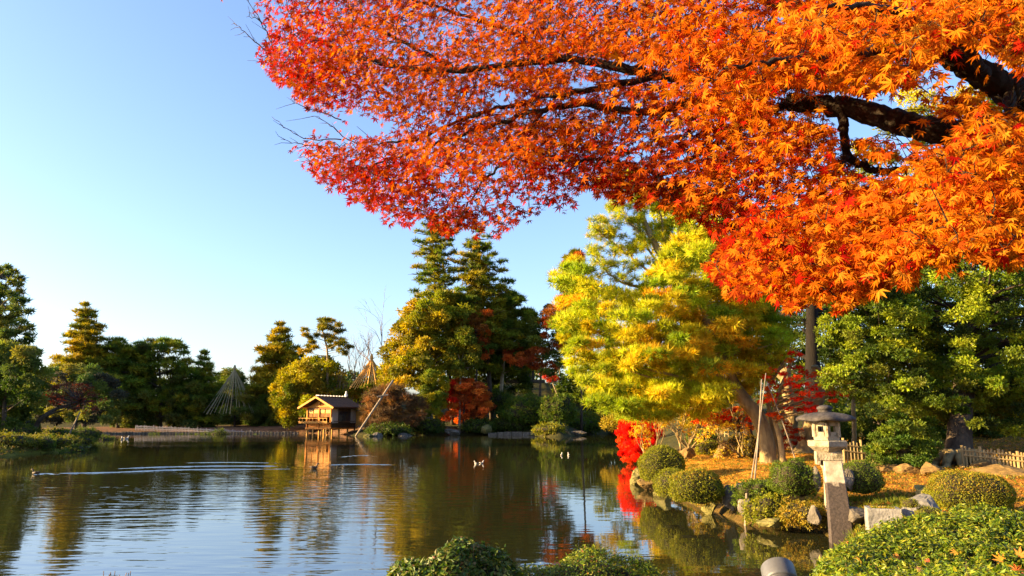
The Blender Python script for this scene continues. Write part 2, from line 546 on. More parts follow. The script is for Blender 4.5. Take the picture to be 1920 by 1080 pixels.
def bump2(x, y, cx, cy, rx, ry):
    return np.exp(-(((x - cx) / rx) ** 2 + ((y - cy) / ry) ** 2))

def gz(x, y):
    x = np.asarray(x, float); y = np.asarray(y, float)
    d = shore_dist(x, y)
    near = np.clip((45 - y) / 15, 0, 1)
    w = .55 + .5 * (1 - near)
    z = np.where(d > 0, .62 * (1 - np.exp(-np.maximum(d, 0) / w)) + .012 * np.clip(d, 0, 60), -1.2 * (1 - np.exp(np.minimum(d, 0) / 1.8)))
    land = np.clip(d / 6, 0, 1)
    z = z + land * (9.5 * bump2(x, y, -2, 150, 26, 17) + 5 * bump2(x, y, 40, 90, 30, 40) + 3.0 * bump2(x, y, -110, 175, 60, 25))
    z = z + np.clip(d / 3, 0, 1) * .8 * bump2(x, y, 30, 34, 14, 14)
    z = z + np.clip(d / 1.0, 0, 1) * (.06 * np.sin(x * 1.7 + 1.3 * np.sin(y * .9)) * np.cos(y * 1.3) + .04 * np.sin(x * 3.9 + y * 2.7))
    return z

def g(x, y): return float(gz(np.array([x]), np.array([y]))[0])

def landD(px, D, margin=1.5):
    """the first distance from D on at which the foot of a thing seen at column PX stands on land"""
    if D > 100 and px < 565: margin = max(margin, 8.0)
    for k in range(80):
        if float(shore_dist(np.array([(px - 960) / F * D]), np.array([D]))[0]) > margin: return D
        D += 1.0
    return D

def build_ground():
    def axis(lo, hi, step0, c, growth):
        out = [c]; s = step0
        while out[-1] < hi: out.append(out[-1] + s); s = min(s * growth, 400)
        left = [c]; s = step0
        while left[-1] > lo: left.append(left[-1] - s); s = min(s * growth, 400)
        return np.array(left[:0:-1] + out)
    xs = axis(-2500, 2500, .34, 6.0, 1.06)
    ys = axis(-400, 3000, .34, 18.0, 1.036)
    X, Y = np.meshgrid(xs, ys)
    Z = gz(X.ravel(), Y.ravel()).reshape(X.shape)
    V = np.stack([X, Y, Z], 2).reshape(-1, 3)
    ny, nx = X.shape
    i, j = np.meshgrid(np.arange(ny - 1), np.arange(nx - 1), indexing='ij')
    a = (i * nx + j).ravel()
    Fc = np.stack([a, a + 1, a + nx + 1, a + nx], 1)
    x, y = V[:, 0], V[:, 1]
    d = shore_dist(x, y)
    c = np.tile(np.array([.050, .050, .018]), (len(V), 1))
    def blend(m, col):
        m = np.clip(m, 0, 1)[:, None]
        c[:] = c * (1 - m) + np.array(col) * m
    blend(bump2(x, y, 9, 21, 9, 10) * 2.2, (.34, .155, .026))
    blend(bump2(x, y, 5, 31, 6, 7) * 1.8, (.46, .23, .03))
    blend(((x < -24) & (y > 105) & (d < 14)) * 1.0, (.20, .115, .08))
    blend(bump2(x, y, -42, 52, 16, 14) * 2.0, (.115, .115, .018))
    blend((np.abs(d) < .9) * .8 * (y < 40), (.05, .048, .018)); blend((np.abs(d) < .5) * .4, (.06, .05, .025))
    o = obj('ground', V, Fc, M['ground'], smooth=True, col=c)
    tag(o, kind='structure')

build_ground()
wx = np.array([[-400, -60, 0], [300, -60, 0], [300, 400, 0], [-400, 400, 0]], float)
tag(obj('pond_water', wx, [[0, 1, 2, 3]], M['water']), kind='structure')

# ------------------------------------------------------------------ palettes (linear base colours)
PAL = {
    'dark_pine': [(0.0906, 0.136, 0.0174), (0.131, 0.176, 0.0174), (0.202, 0.209, 0.0174)],
    'shade_pine': [(0.0811, 0.12, 0.0254), (0.121, 0.154, 0.0279), (0.182, 0.184, 0.0279)],
    'olive_pine': [(0.128, 0.143, 0.0123), (0.218, 0.194, 0.0123), (0.308, 0.235, 0.0141)],
    'warm_pine': [(0.225, 0.193, 0.0106), (0.36, 0.258, 0.0123), (0.146, 0.138, 0.0123)],
    'gold_pine': [(.44, .44, .020), (.34, .39, .022), (.54, .44, .018), (.24, .30, .018)],
    'gold_only': [(.66, .36, .016), (.60, .40, .020), (.46, .34, .016)],
    'sun_broad': [(0.296, 0.265, 0.0096), (0.388, 0.304, 0.0115), (0.194, 0.206, 0.0115)],
    'mid_broad': [(0.112, 0.134, 0.0125), (0.168, 0.173, 0.0125), (0.238, 0.205, 0.0146)],
    'dark_broad': [(0.0435, 0.0733, 0.0096), (0.0683, 0.102, 0.012), (0.106, 0.13, 0.0144)],
    'right_broad': [(0.0673, 0.107, 0.00882), (0.135, 0.18, 0.0126), (0.22, 0.271, 0.0139), (0.0275, 0.0476, 0.00756)],  # dark to bright clump tones, dappled light and shade put into the leaves
    'low_green': [(0.0515, 0.0978, 0.0096), (0.0796, 0.129, 0.0115), (0.117, 0.137, 0.0115)],
    'fire': [(.72, .030, .010), (.62, .018, .010), (.74, .07, .012)],
    'rust': [(0.495, 0.119, 0.0176), (0.627, 0.168, 0.022), (0.363, 0.084, 0.0176), (0.693, 0.14, 0.0176)],
    'brown_red': [(0.346, 0.072, 0.0141), (0.518, 0.112, 0.0158), (0.216, 0.08, 0.0132)],
    'ember': [(.55, .10, .012), (.62, .16, .015), (.45, .06, .012)],
    'clip': [(0.195, 0.194, 0.012), (0.247, 0.238, 0.014), (0.132, 0.151, 0.012)],
    'clip_gold': [(.26, .19, .018), (.19, .165, .016), (.32, .20, .018)],
    'clip_green': [(0.0878, 0.137, 0.0106), (0.117, 0.161, 0.0123), (0.0683, 0.0966, 0.0088)],
    'hedge': [(0.106, 0.159, 0.00864), (0.151, 0.193, 0.0101), (0.196, 0.207, 0.0115), (0.068, 0.11, 0.00864)],
    'dull_red': [(0.176, 0.035, 0.018), (0.224, 0.042, 0.015), (0.128, 0.042, 0.024)],
}

# ------------------------------------------------------------------ tree builders
def limb_to(mb, trunk, target, r0, r1, rng, sides=5, sag=.0):
    """a bent limb from the nearest fitting trunk point up or out to TARGET"""
    d = np.linalg.norm(trunk[:, :2] - target[:2], axis=1) * .55 + np.abs(trunk[:, 2] - (target[2] - .25 * np.linalg.norm(trunk[:, :2] - target[:2], axis=1)))
    a = trunk[int(np.argmin(d))]
    mid = (a + target) / 2 + rng.normal(size=3) * .06 * np.linalg.norm(target - a) + np.array([0, 0, -sag])
    P = spline([a, mid, target], 4)
    mb.tube(P, np.linspace(r0, r1, len(P)), sides, cap=False)

def region_tree(name, label, cat, poly, D, depth, n, rpx, flat, kind, nper, size, pal, trunk=None, tr=.15, group=None,
                seed=1, bark='bark', mat=None, up=.6, limbs=.5, var=.22, pal2=None, pal2_at=None, trunk_name='trunk', front=0.0, inner=.45, hue=.1):
    """a tree whose crown fills the outline POLY (photo pixels) DEPTH metres deep round distance D.
    TRUNK: list of (px, py, D) points from the foot up; the foot is put on the ground."""
    rng = RNG(seed)
    pts = fill_poly(poly, n, rng)
    D0 = D
    if trunk: 
        sh = landD(trunk[0][0], trunk[0][2], .3) - trunk[0][2]
        trunk = [(t[0], t[1], t[2] + sh) for t in trunk]; D = D + sh
    else:
        D = landD(np.mean(np.asarray(poly)[:, 0]), D)
    size = size * D / D0; tr = tr * D / D0; depth = depth * D / D0
    m = D / F
    cx = np.mean(np.asarray(poly)[:, 0])
    w = np.ptp(np.asarray(poly)[:, 0]) / 2 + 1
    cent, rad = [], []
    for p in pts:
        e = math.sqrt(max(.12, 1 - ((p[0] - cx) / w) ** 2))
        dd = D + (rng.random() - .5) * depth * e - front
        r = rng.uniform(*rpx) * m
        cent.append(A(p[0], p[1], dd)); rad.append(np.array([r, r, r * flat]))
    cent, rad = np.array(cent), np.array(rad)
    C, N, ids = clump_leaves(cent, rad, nper, rng, up=up, flat_fill=inner)
    pi = pick_cols(pal, len(cent), rng, .12, .06)
    if pal2 is not None:
        q = pick_cols(pal2, len(cent), rng, .12, .06)
        msk = np.array([pal2_at(p[0], p[1], rng) for p in pts])
        pi = np.where(msk[:, None], q, pi)
    cols = jitter_cols(pi[ids], len(C), rng, var, hue)
    temps = {'tuft': T_TUFT, 'fine': T_FINE, 'sprig': T_SPRIG, 'diamond': T_DIAMOND, 'star': T_STAR, 'blade': T_BLADE, 'feather': T_FEATHER}[kind]
    V, Fc, cc, _, _ = scatter(temps, C, N, size * rng.uniform(.7, 1.25, len(C)), cols, rng)
    if trunk:
        tp = np.array([A(*t) for t in trunk])
        tp[0, 2] = g(tp[0, 0], tp[0, 1]) - .15
    else:
        c0 = cent.mean(0)
        tp = np.array([[c0[0], c0[1], g(c0[0], c0[1]) - .2], c0])
    root = thing(name, label, cat, tp[0], group)
    P = spline(tp, 6, .02 * tr, rng)
    mb = MB()
    rr = np.linspace(tr, tr * .35, len(P)); rr[0] *= 1.5; rr[1] *= 1.15
    mb.tube(P, rr, 9)
    mb.build(trunk_name, M[bark], root, smooth=True)
    lb = MB()
    for i in range(len(cent)):
        if rng.random() < limbs and (limbs > .3 or cent[i][2] > tp[0, 2] + .42 * (cent[:, 2].max() - tp[0, 2])):
            limb_to(lb, P[2:], cent[i], tr * .28, tr * .05, rng)
    q = lb.build('limbs', M[bark], root, smooth=True)
    if q: q['kind'] = 'stuff'
    kw = dict(col=cc)
    obj('crown', V, Fc, mat or M['leaf'], root, **kw)
    return root

def tier_pine(name, label, px, top, D, prof, tiers, nb, size, pal, dens=30, tr=.28, lean=0, seed=1, group=None, flat=.22, droop=.05, pal2=None, cat='pine tree',
              gap=.0, kind='tuft', bark='bark', padf=.30, tilt=0.0, extra=1.0):
    """a conifer with level boughs; PROF: (py, half width in px) from the top down"""
    rng = RNG(seed)
    D0 = D; D = landD(px - lean, D); size *= D / D0
    m = D / F
    pys = np.array([p[0] for p in prof], float); hws = np.array([p[1] for p in prof], float)
    b0 = A(px - lean, 785, D); base = np.array([b0[0], D, g(b0[0], D) - .2])
    tp = np.array([base, A(px - lean * .6, (top + 785) / 2 + 40, D), A(px - lean * .2, (top * .7 + 785 * .3), D), A(px, top + 4, D)])
    if tp[1][2] <= base[2] + .3: tp[1][2] = base[2] + .5
    P = spline(tp, 8, .03, rng)
    root = thing(name, label, cat, base, group)
    MB().tube(P, np.linspace(tr, .04, len(P)), 8).build('trunk', M[bark], root, smooth=True)
    ys = np.linspace(pys[0], pys[-1], tiers) + rng.uniform(-2, 2, tiers)
    lb = MB(); cent, rad, nper = [], [], []
    for y in ys:
        hw = np.interp(y, pys, hws) * m
        k = max(3, int(nb + rng.integers(-1, 2)))
        a0 = rng.random() * 6.28
        ax = A(px, y, D); z = ax[2]
        i = int(np.argmin(np.abs(P[:, 2] - z))); o = P[i]
        for j in range(k):
            if rng.random() < gap: continue
            az = a0 + 6.283 * j / k + rng.uniform(-.35, .35)
            L = hw * rng.uniform(.6, 1.12)
            dvec = np.array([math.cos(az), math.sin(az), 0])
            tip = np.array([o[0], o[1], z]) + dvec * L + np.array([0, 0, -droop * L + rng.uniform(-.25, .25) * extra])
            s0 = np.array([o[0], o[1], z - .12 * L])
            Pb = spline([s0, (s0 + tip) / 2 + [0, 0, -.03 * L], tip], 4)
            lb.tube(Pb, np.linspace(max(.03, tr * .3), .02, len(Pb)), 4, cap=False)
            for t in ((.45, .8) if L > 1.2 else (.65,)):
                r = max(.35, L * padf) * rng.uniform(.8, 1.2) * (1.15 if t > .6 else .9)
                c = s0 * (1 - t) + tip * t + rng.normal(size=3) * .08 * L
                cent.append(c + [0, 0, .1]); rad.append([r, r, r * flat]); nper.append(max(6, dens * r * r))
        if hw > 2:   # some dense growth near the stem
            cent.append(np.array([o[0], o[1], z])); rad.append([hw * .35, hw * .35, hw * .12]); nper.append(dens * (hw * .35) ** 2)
    q = lb.build('limbs', M[bark], root, smooth=True)
    if q: q['kind'] = 'stuff'
    C, N, ids = clump_leaves(np.array(cent), np.array(rad), nper, rng, up=1.3, flat_fill=.5)
    pi = pick_cols(pal, len(cent), rng, .15, .06)
    cols = jitter_cols(pi[ids], len(C), rng, .25)
    temps = {'tuft': T_TUFT, 'fine': T_FINE, 'sprig': T_SPRIG}[kind]
    V, Fc, cc, _, _ = scatter(temps, C, N, size * rng.uniform(.7, 1.25, len(C)), cols, rng)
    obj('crown', V, Fc, M['needle'], root, col=cc)
    return root

def branching(mb, p, d, L, r, depth, rng, tips, spread=.5, up=.1, sides=4, kids=(2, 3), shrink=.72):
    q = p + d * L * .5 + rng.normal(size=3) * L * .05
    e = p + d * L + rng.normal(size=3) * L * .07
    P = spline([p, q, e], 2 if depth < 2 else 3)
    mb.tube(P, np.linspace(r, r * .66, len(P)), sides if depth > 1 else 3, cap=False)
    if depth == 0:
        tips.append((e, norm(e - q))); return
    for i in range(rng.integers(kids[0], kids[1] + 1)):
        nd = norm(norm(e - q) + rng.normal(size=3) * spread + np.array([0, 0, up]))
        branching(mb, e if rng.random() < .75 else q, nd, L * shrink * rng.uniform(.75, 1.2), r * .6, depth - 1, rng, tips, spread, up, sides, kids, shrink)

def twig_tree(name, label, cat, foot, L, r, depth, seed, bark='twig', stems=1, lean=(0, 0, 1), spread=.5, up=.1, leaf=None, nper=6, size=.2, pal=None, group=None,
              sr=.5, kind='sprig', mat=None, kids=(2, 3), fan=.35, flat=False, shrink=.72):
    rng = RNG(seed)
    root = thing(name, label, cat, foot, group)
    tips = []
    for s in range(stems):
        mb = MB()
        d = norm(np.array(lean, float) + rng.normal(size=3) * (fan if stems > 1 else .05))
        branching(mb, np.array(foot, float) + rng.normal(size=3) * [.12, .12, 0] * (stems > 1) - [0, 0, .15], d, L * rng.uniform(.85, 1.15), r, depth, rng, tips, spread, up, 6, kids, shrink)
        mb.build('stem' if stems > 1 else 'trunk', M[bark], root, smooth=True)
    if pal is not None:
        c = np.array([t[0] for t in tips])
        C, N, ids = clump_leaves(c, np.tile([sr, sr, sr * .5], (len(c), 1)), nper, rng, up=.8)
        pi = pick_cols(pal, len(c), rng, .15, .06)
        cols = jitter_cols(pi[ids], len(C), rng, .25)
        temps = {'tuft': T_TUFT, 'fine': T_FINE, 'sprig': T_SPRIG, 'diamond': T_DIAMOND, 'star': T_STAR}[kind]
        V, Fc, cc, _, _ = scatter(temps, C, N, size * rng.uniform(.7, 1.25, len(C)), cols, rng)
        obj('crown', V, Fc, mat or M['leaf'], root, col=cc)
    return root

def clipped(name, label, c, size, seed, pal, dens=900, leaf=.06, group=None, cat='shrub', mat=None, kind='diamond', lump=.06, pow_=2.4, stems=True, patch=None, rough=.45, skirt=.0):
    """a shrub clipped into a low dome; C its foot centre, SIZE half sizes (x, y) and height"""
    rng = RNG(seed)
    c = np.asarray(c, float); a, b, h = size
    ph = rng.random(8) * 6.28
    def surf(d, sc=1.0):
        e = (np.abs(d) ** pow_).sum(1) ** (-1 / pow_)
        l = 1 + lump * (np.sin(d[:, 0] * 5 + ph[0]) * np.cos(d[:, 1] * 4 + ph[1]) + .6 * np.sin(d[:, 2] * 7 + ph[2] + d[:, 0] * 3) + .5 * np.sin(d[:, 0] * 11 + ph[3]) * np.sin(d[:, 1] * 9 + ph[4]))
        P = d * (e * l)[:, None]
        zz = P[:, 2]
        # widest a little above the ground, tucked in below
        return np.stack([P[:, 0] * a * sc, P[:, 1] * b * sc, h * .42 + np.where(zz > 0, zz * h * .58, zz * h * .42) * sc], 1)
    nA = int(dens * (a * b * 3.14 + 3.6 * (a + b) / 2 * h))
    d = norm(rng.normal(size=(nA, 3))); d = d[d[:, 2] > -.75]
    P = surf(d)
    P += d * rng.normal(size=(len(d), 1)) * leaf * .55
    N = norm(d / np.array([a, b, h * .6])) + rng.normal(size=d.shape) * rough
    cols = pick_cols(pal, len(d), rng, .15, .08)
    if patch is not None:
        mk = patch(d, rng); cols[mk] = pick_cols(PAL['clip_gold'], int(mk.sum()), rng, .25)
    cols *= (.94 + .12 * (np.sin(d[:, 0] * 6 + ph[5]) * np.sin(d[:, 1] * 6 + ph[6]) > 0))[:, None]
    temps = {'diamond': T_DIAMOND, 'sprig': T_SPRIG, 'tuft': T_TUFT}[kind]
    tt = N + rng.normal(size=N.shape) * .8
    V, Fc, cc, _, _ = scatter(temps, P, np.cross(N, rng.normal(size=N.shape)) + N * .6, leaf * rng.uniform(.7, 1.3, len(P)), cols, rng, T=tt)
    root = thing(name, label, cat, c, group)
    obj('foliage', V + c, Fc, mat or M['leaf'], root, col=cc)
    # dark inner dome, the shade between the leaves put into its colour
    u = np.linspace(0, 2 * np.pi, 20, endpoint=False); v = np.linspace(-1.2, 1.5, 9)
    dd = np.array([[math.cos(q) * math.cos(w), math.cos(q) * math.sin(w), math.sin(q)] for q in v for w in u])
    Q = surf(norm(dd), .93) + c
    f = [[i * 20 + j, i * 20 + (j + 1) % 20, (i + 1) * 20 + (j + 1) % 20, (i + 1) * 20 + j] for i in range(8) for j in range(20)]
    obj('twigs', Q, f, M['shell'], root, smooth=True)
    return root

_ico = None
def rock(name, label, c, size, seed, mat, group=None, cat='rock', cuts=9, rough=.10, rot=None):
    global _ico
    import bmesh
    if _ico is None:
        bm = bmesh.new(); bmesh.ops.create_icosphere(bm, subdivisions=4, radius=1.0)
        _ico = (np.array([v.co[:] for v in bm.verts]), np.array([[q.index for q in f.verts] for f in bm.faces])); bm.free()
    rng = RNG(seed)
    V, Fc = _ico[0].copy(), _ico[1]
    for k in range(cuts + 6):
        n = norm(rng.normal(size=3)); lim = rng.uniform(.55, .92)
        d = V @ n
        V -= np.outer(np.maximum(d - lim, 0), n)
    ph = rng.random((6, 3)) * 6.28; fr = rng.normal(size=(6, 3)) * [[2.5]] * np.array([1, 1, 1.6, 2.2, 3, 4])[:, None]
    s = sum(np.sin(V @ fr[k] + ph[k, 0]) / (1 + k * .6) for k in range(6))
    V = V * (1 + rough * .45 * s + .022 * rng.normal(size=len(V)))[:, None]
    a = rng.random() * 6.28 if rot is None else rot
    R = np.array([[math.cos(a), -math.sin(a), 0], [math.sin(a), math.cos(a), 0], [0, 0, 1]])
    V = (V * np.asarray(size, float)) @ R.T + np.asarray(c, float)
    o = obj(name, V, Fc, M[mat], smooth=False)
    return tag(o, label, cat, group)

# ------------------------------------------------------------------ far left shore
PX = PAL
tier_pine('pine_tree', 'tall layered pine with warm lit boughs, highest on the left far shore', 160, 568, 112,
          [(572, 9), (590, 22), (610, 30), (640, 40), (670, 48), (700, 60), (735, 64)], 16, 7, .75, PAL['olive_pine'], dens=26, tr=.42, seed=11, flat=.16, padf=.26, extra=.5)
tier_pine('pine_tree', 'dark pine touching the right flank of the tall layered pine', 222, 634, 118,
          [(638, 14), (655, 30), (680, 44), (710, 52), (760, 54)], 12, 7, .8, PAL['dark_pine'], dens=26, tr=.35, seed=12, flat=.22)
region_tree('pine_tree', 'broad flat topped pine standing between the dark pine and the small pine', 'pine tree',
            [(243, 662), (262, 640), (292, 633), (322, 634), (345, 655), (358, 690), (352, 740), (330, 788), (262, 790), (238, 740), (232, 700)], 116, 7, 120, (7, 13), .3, 'tuft', 34, .75,
            PAL['dark_pine'] + [(.075, .085, .016)], [(300, 800, 116), (302, 740, 116), (296, 660, 116)], .3, seed=13, mat=M['needle'], limbs=.6)
tier_pine('pine_tree', 'small slim dark pine to the left of the rope cone', 383, 658, 128,
          [(662, 6), (675, 16), (690, 18), (712, 28), (745, 34), (785, 36)], 13, 6, .75, PAL['dark_pine'], dens=30, tr=.26, seed=14, flat=.2)
tier_pine('pine_tree', 'airy olive pine left of the round evergreen behind the teahouse', 526, 607, 118,
          [(611, 7), (625, 22), (650, 36), (680, 46), (705, 58), (740, 60)], 14, 7, .8, PAL['warm_pine'], dens=20, tr=.32, seed=15, flat=.2, gap=.12)
# the thin crooked pine with a bare stem
region_tree('pine_tree', 'thin crooked pine with bare stem and flat pads above the teahouse', 'pine tree',
            [(563, 625), (568, 612), (595, 614), (600, 598), (632, 600), (642, 618), (630, 630), (658, 648), (652, 664), (620, 652), (606, 636), (592, 650), (566, 668), (556, 655), (584, 638)], 112, 4.5, 30, (5, 10), .24, 'tuft', 34, .6,
            PAL['warm_pine'], [(614, 790, 112), (614, 690, 112), (613, 655, 112), (606, 625, 112), (603, 606, 112)], .2, seed=16, mat=M['needle'], limbs=1.0, bark='gold_bark')
region_tree('round_evergreen', 'round dense evergreen lit on its left behind the teahouse', 'tree',
            [(512, 745), (520, 712), (545, 690), (575, 676), (612, 676), (640, 700), (655, 740), (640, 792), (530, 792)], 106, 9, 85, (8, 14), .7, 'sprig', 80, .68,
            PAL['sun_broad'] + PAL['mid_broad'], [(585, 800, 106), (585, 740, 106)], .3, seed=17, limbs=.2)
for k, (x0, x1, yt, D, sd, lab) in enumerate([
        (318, 400, 706, 124, 21, 'dark rounded evergreen under the small slim pine'),
        (462, 535, 722, 141, 22, 'dark blue green evergreen right of the rope cone'),
        (395, 470, 690, 146, 23, 'dark evergreen behind the rope cone'),
        (205, 285, 700, 122, 24, 'dark evergreen below the flat topped pine on the far left shore'),
        (468, 560, 742, 119, 25, 'low dark evergreen just left of the teahouse')]):
    xm = (x0 + x1) / 2; h = 800 - yt
    region_tree('broad_evergreen', lab, 'tree', [(x0, 800), (x0 - 2, yt + h * .45), (x0 + (x1 - x0) * .25, yt + h * .1), (xm, yt), (x1 - (x1 - x0) * .2, yt + h * .12), (x1, yt + h * .5), (x1, 800)],
                D, 6, 42, (9, 14), .6, 'sprig', 110, .55, PAL['dark_broad'] + PAL['shade_pine'], None, .25, seed=sd, limbs=.2)
# the deep trees behind the far shore, seen only as gaps' dark fill
fill_labs = ['dark tree far behind the left bank evergreen, at the left edge', 'dark tree in the gap between the left edge evergreen and the layered pine', 'dark tree behind the crooked red maple of the left bank', 'dark tree filling the gap left of the flat topped pine',
             'dark tree filling the gap between the flat topped pine and the slim pine', 'dark tree showing just left of the rope cone', 'dark tree behind the airy olive pine', 'dark tree behind the round evergreen by the teahouse',
             'dark tree below the leafless trees right of the teahouse', 'dark tree behind the golden rope cone', 'dark tree behind the shrine on the hill', 'dark tree behind the leaning pale trunk', 'dark tree behind the left side of the golden pine', 'dark tree behind the middle of the golden pine']
for k, (px, top, D, hw) in enumerate([(20, 668, 150, 50), (95, 690, 152, 46), (150, 705, 154, 44), (265, 690, 156, 46), (345, 694, 156, 46), (425, 706, 158, 44), (500, 700, 158, 40), (560, 700, 158, 40), (655, 706, 150, 40), (700, 700, 146, 40), (1010, 690, 150, 50), (1085, 700, 140, 50), (1150, 690, 130, 50), (1210, 700, 120, 50)]):
    region_tree('background_tree', fill_labs[k], 'tree', [(px - hw, 800), (px - hw, top + 40), (px - hw * .4, top), (px + hw * .4, top + 3), (px + hw, top + 40), (px + hw, 800)],
                D, 8, 34, (12, 18), .6, 'sprig', 34, 1.25, PAL['dark_broad'] + PAL['mid_broad'][:1], None, .25, seed=40 + k, limbs=.15, group='belt of trees behind the far shore')

root = thing('stone_edging', 'low line of dark edging stones along the far left waterline', 'edging', W(180, 812.3, 0))
rng = RNG(76)
for k in range(64):
    px = 178 + k * 6.0; c = W(px, np.interp(px, [165, 300, 560], [813.2, 812.4, 811.9]), .1)
    MB().box((c[0], c[1] + .25, .12), (.48 + rng.uniform(-.05, .04), .5, .42 + rng.uniform(-.1, .1)), taper=.9).build('stone', M['rock'], root)
# yukitsuri: straw ropes let down from a mast over a pine
def rope_cone(label, px, top, bot, hw, D, seed, mat, n, inner, rr=.045):
    rng = RNG(seed); D = landD(px, D)
    m = D / F
    apex = A(px, top, D); zb = A(px, bot, D)[2]
    base = np.array([apex[0], D, g(apex[0], D)])
    root = thing('rope_cone', label, 'rope cone', base)
    MB().bar(base - [0, 0, .2], apex + [0, 0, .5], .09, 6, .06).build('mast', M['pole'], root)
    MB().lathe([(0, .9), (.16, .75), (.24, .45), (.30, .1), (.22, -.1), (0, -.12)], 8, apex + np.array([0, 0, -.1])).build('straw_cap', M[mat], root)
    R = hw * m
    for i in range(n):
        a = 6.283 * (i + rng.uniform(-.25, .25)) / n
        e = np.array([base[0] + math.cos(a) * R * rng.uniform(.93, 1.03), base[1] + math.sin(a) * R * rng.uniform(.86, 1.05), zb + rng.uniform(-.15, .2)])
        P = spline([apex, (apex + e) / 2 + [0, 0, -.06], e], 3)
        MB().tube(P, rr, 4).build('rope', M[mat], root)
    return root
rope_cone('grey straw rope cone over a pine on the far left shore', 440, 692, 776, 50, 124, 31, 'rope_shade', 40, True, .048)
region_tree('pine_tree', 'small spreading pine held under the grey straw rope cone', 'pine tree',
            [(396, 775), (415, 745), (440, 728), (465, 748), (484, 776), (470, 796), (410, 796)], 124, 7, 26, (8, 14), .3, 'tuft', 60, .6, PAL['shade_pine'], [(440, 802, 124), (440, 735, 124)], .18, seed=32, mat=M['needle'])
rope_cone('golden sunlit straw rope cone among the trees right of the teahouse', 697, 672, 730, 40, 126, 33, 'rope', 40, True, .07)
region_tree('pine_tree', 'low pine held under the golden straw rope cone', 'pine tree',
            [(655, 735), (675, 722), (700, 715), (725, 724), (738, 738), (720, 755), (665, 752)], 126, 6, 18, (9, 14), .3, 'tuft', 60, .6, PAL['olive_pine'], [(697, 790, 126), (697, 720, 126)], .18, seed=34, mat=M['needle'])
# bare trees against the sky
for k, (px, D, L, lab) in enumerate([(700, 128, 5.0, 'leafless tree with fine upright twigs above the golden rope cone'),
                                     (655, 126, 3.3, 'leafless thin tree between the crooked pine and the golden rope cone'),
                                     (676, 134, 3.9, 'leafless tree just left of the golden rope cone')]):
    b = A(px, 785, D); b[2] = g(b[0], D)
    twig_tree('bare_tree', lab, 'tree', b, L, .24, 6, 60 + k, bark='twig', spread=.26, up=.14, kids=(2, 3), shrink=.78)

# the mossy left bank
region_tree('pine_tree', 'tall airy pine cut by the left edge of the picture', 'pine tree',
            [(-110, 640), (-90, 540), (-40, 505), (15, 500), (38, 520), (44, 560), (52, 590), (62, 620), (70, 660), (66, 700), (-60, 720)], 66, 8, 150, (6, 13), .3, 'tuft', 26, .5,
            PAL['shade_pine'], [(-8, 806, 66), (-6, 700, 66), (0, 600, 66), (-4, 520, 66)], .34, seed=70, mat=M['needle'], limbs=.8)
region_tree('broad_evergreen', 'dense dark green evergreen at the left edge above the mossy bank', 'tree',
            [(-120, 800), (-110, 690), (-60, 650), (10, 640), (55, 655), (82, 690), (84, 730), (60, 770), (10, 800)], 62, 7, 80, (12, 20), .55, 'sprig', 110, .40,
            PAL['dark_broad'] + PAL['shade_pine'], [(10, 815, 62), (8, 720, 62)], .25, seed=71, limbs=.3)
region_tree('broad_evergreen', 'grey green tree behind the crooked maple on the left bank', 'tree',
            [(60, 790), (70, 720), (105, 690), (150, 684), (200, 700), (225, 740), (215, 795)], 96, 6, 44, (10, 16), .5, 'sprig', 110, .5, PAL['shade_pine'] + [(.05, .05, .03)], None, .25, seed=72, limbs=.3)
b = W(58, 822, .75)
tr_pts = [(56, 822, b[1]), (70, 795, b[1]), (85, 778, b[1]), (110, 765, b[1] + 1), (150, 752, b[1] + 2)]
region_tree('crooked_maple', 'crooked leaning maple with thin dull red leaves on the left bank', 'tree',
            [(70, 742), (100, 722), (140, 716), (175, 728), (192, 752), (185, 778), (150, 772), (110, 762), (80, 756)], b[1] + 2, 4, 46, (5, 10), .4, 'sprig', 15, .2,
            PAL['dull_red'], tr_pts, .24, seed=73, limbs=.9, mat=M['leaf'])
sc_ = [(38, 788, 26, 14, 62), (28, 775, 40, 20, 66), (88, 816, 13, 10, 55), (148, 822, 12, 12, 57), (128, 828, 11, 8, 55), (160, 800, 22, 12, 75), (118, 806, 20, 10, 66), (196, 800, 18, 10, 88)]
for k, (px, py, hw, hh, D) in enumerate(sc_):
    c = A(px, py, D); c[2] = g(c[0], D) - .1; m = D / F
    clipped('clipped_shrub', ['dark dome shrub left of the crooked maple', 'large dark shrub at the left edge under the evergreens', 'low dark shrub just right of the crooked maple trunk', 'rounded shrub near the tip of the left bank',
             'small low shrub at the water side of the left bank', 'flat dark shrub behind the left bank tip', 'green shrub below the leaning prop of the crooked maple', 'dark shrub beyond the cove of the left bank'][k],
            c, (hw * m, hw * m, 2 * hh * m), 80 + k, PAL['dark_broad'] if k != 6 else PAL['clip_green'], dens=90, leaf=.22, kind='sprig')
o = MB(); p0 = A(125, 806, 62); p1 = A(150, 773, 62); p0[2] = g(p0[0], 62); o.bar(p0, p1, .06); tag(o.build('prop_pole', M['pole']), 'thin pale prop pole leaning under the crooked maple', 'pole')
rngb = RNG(90)
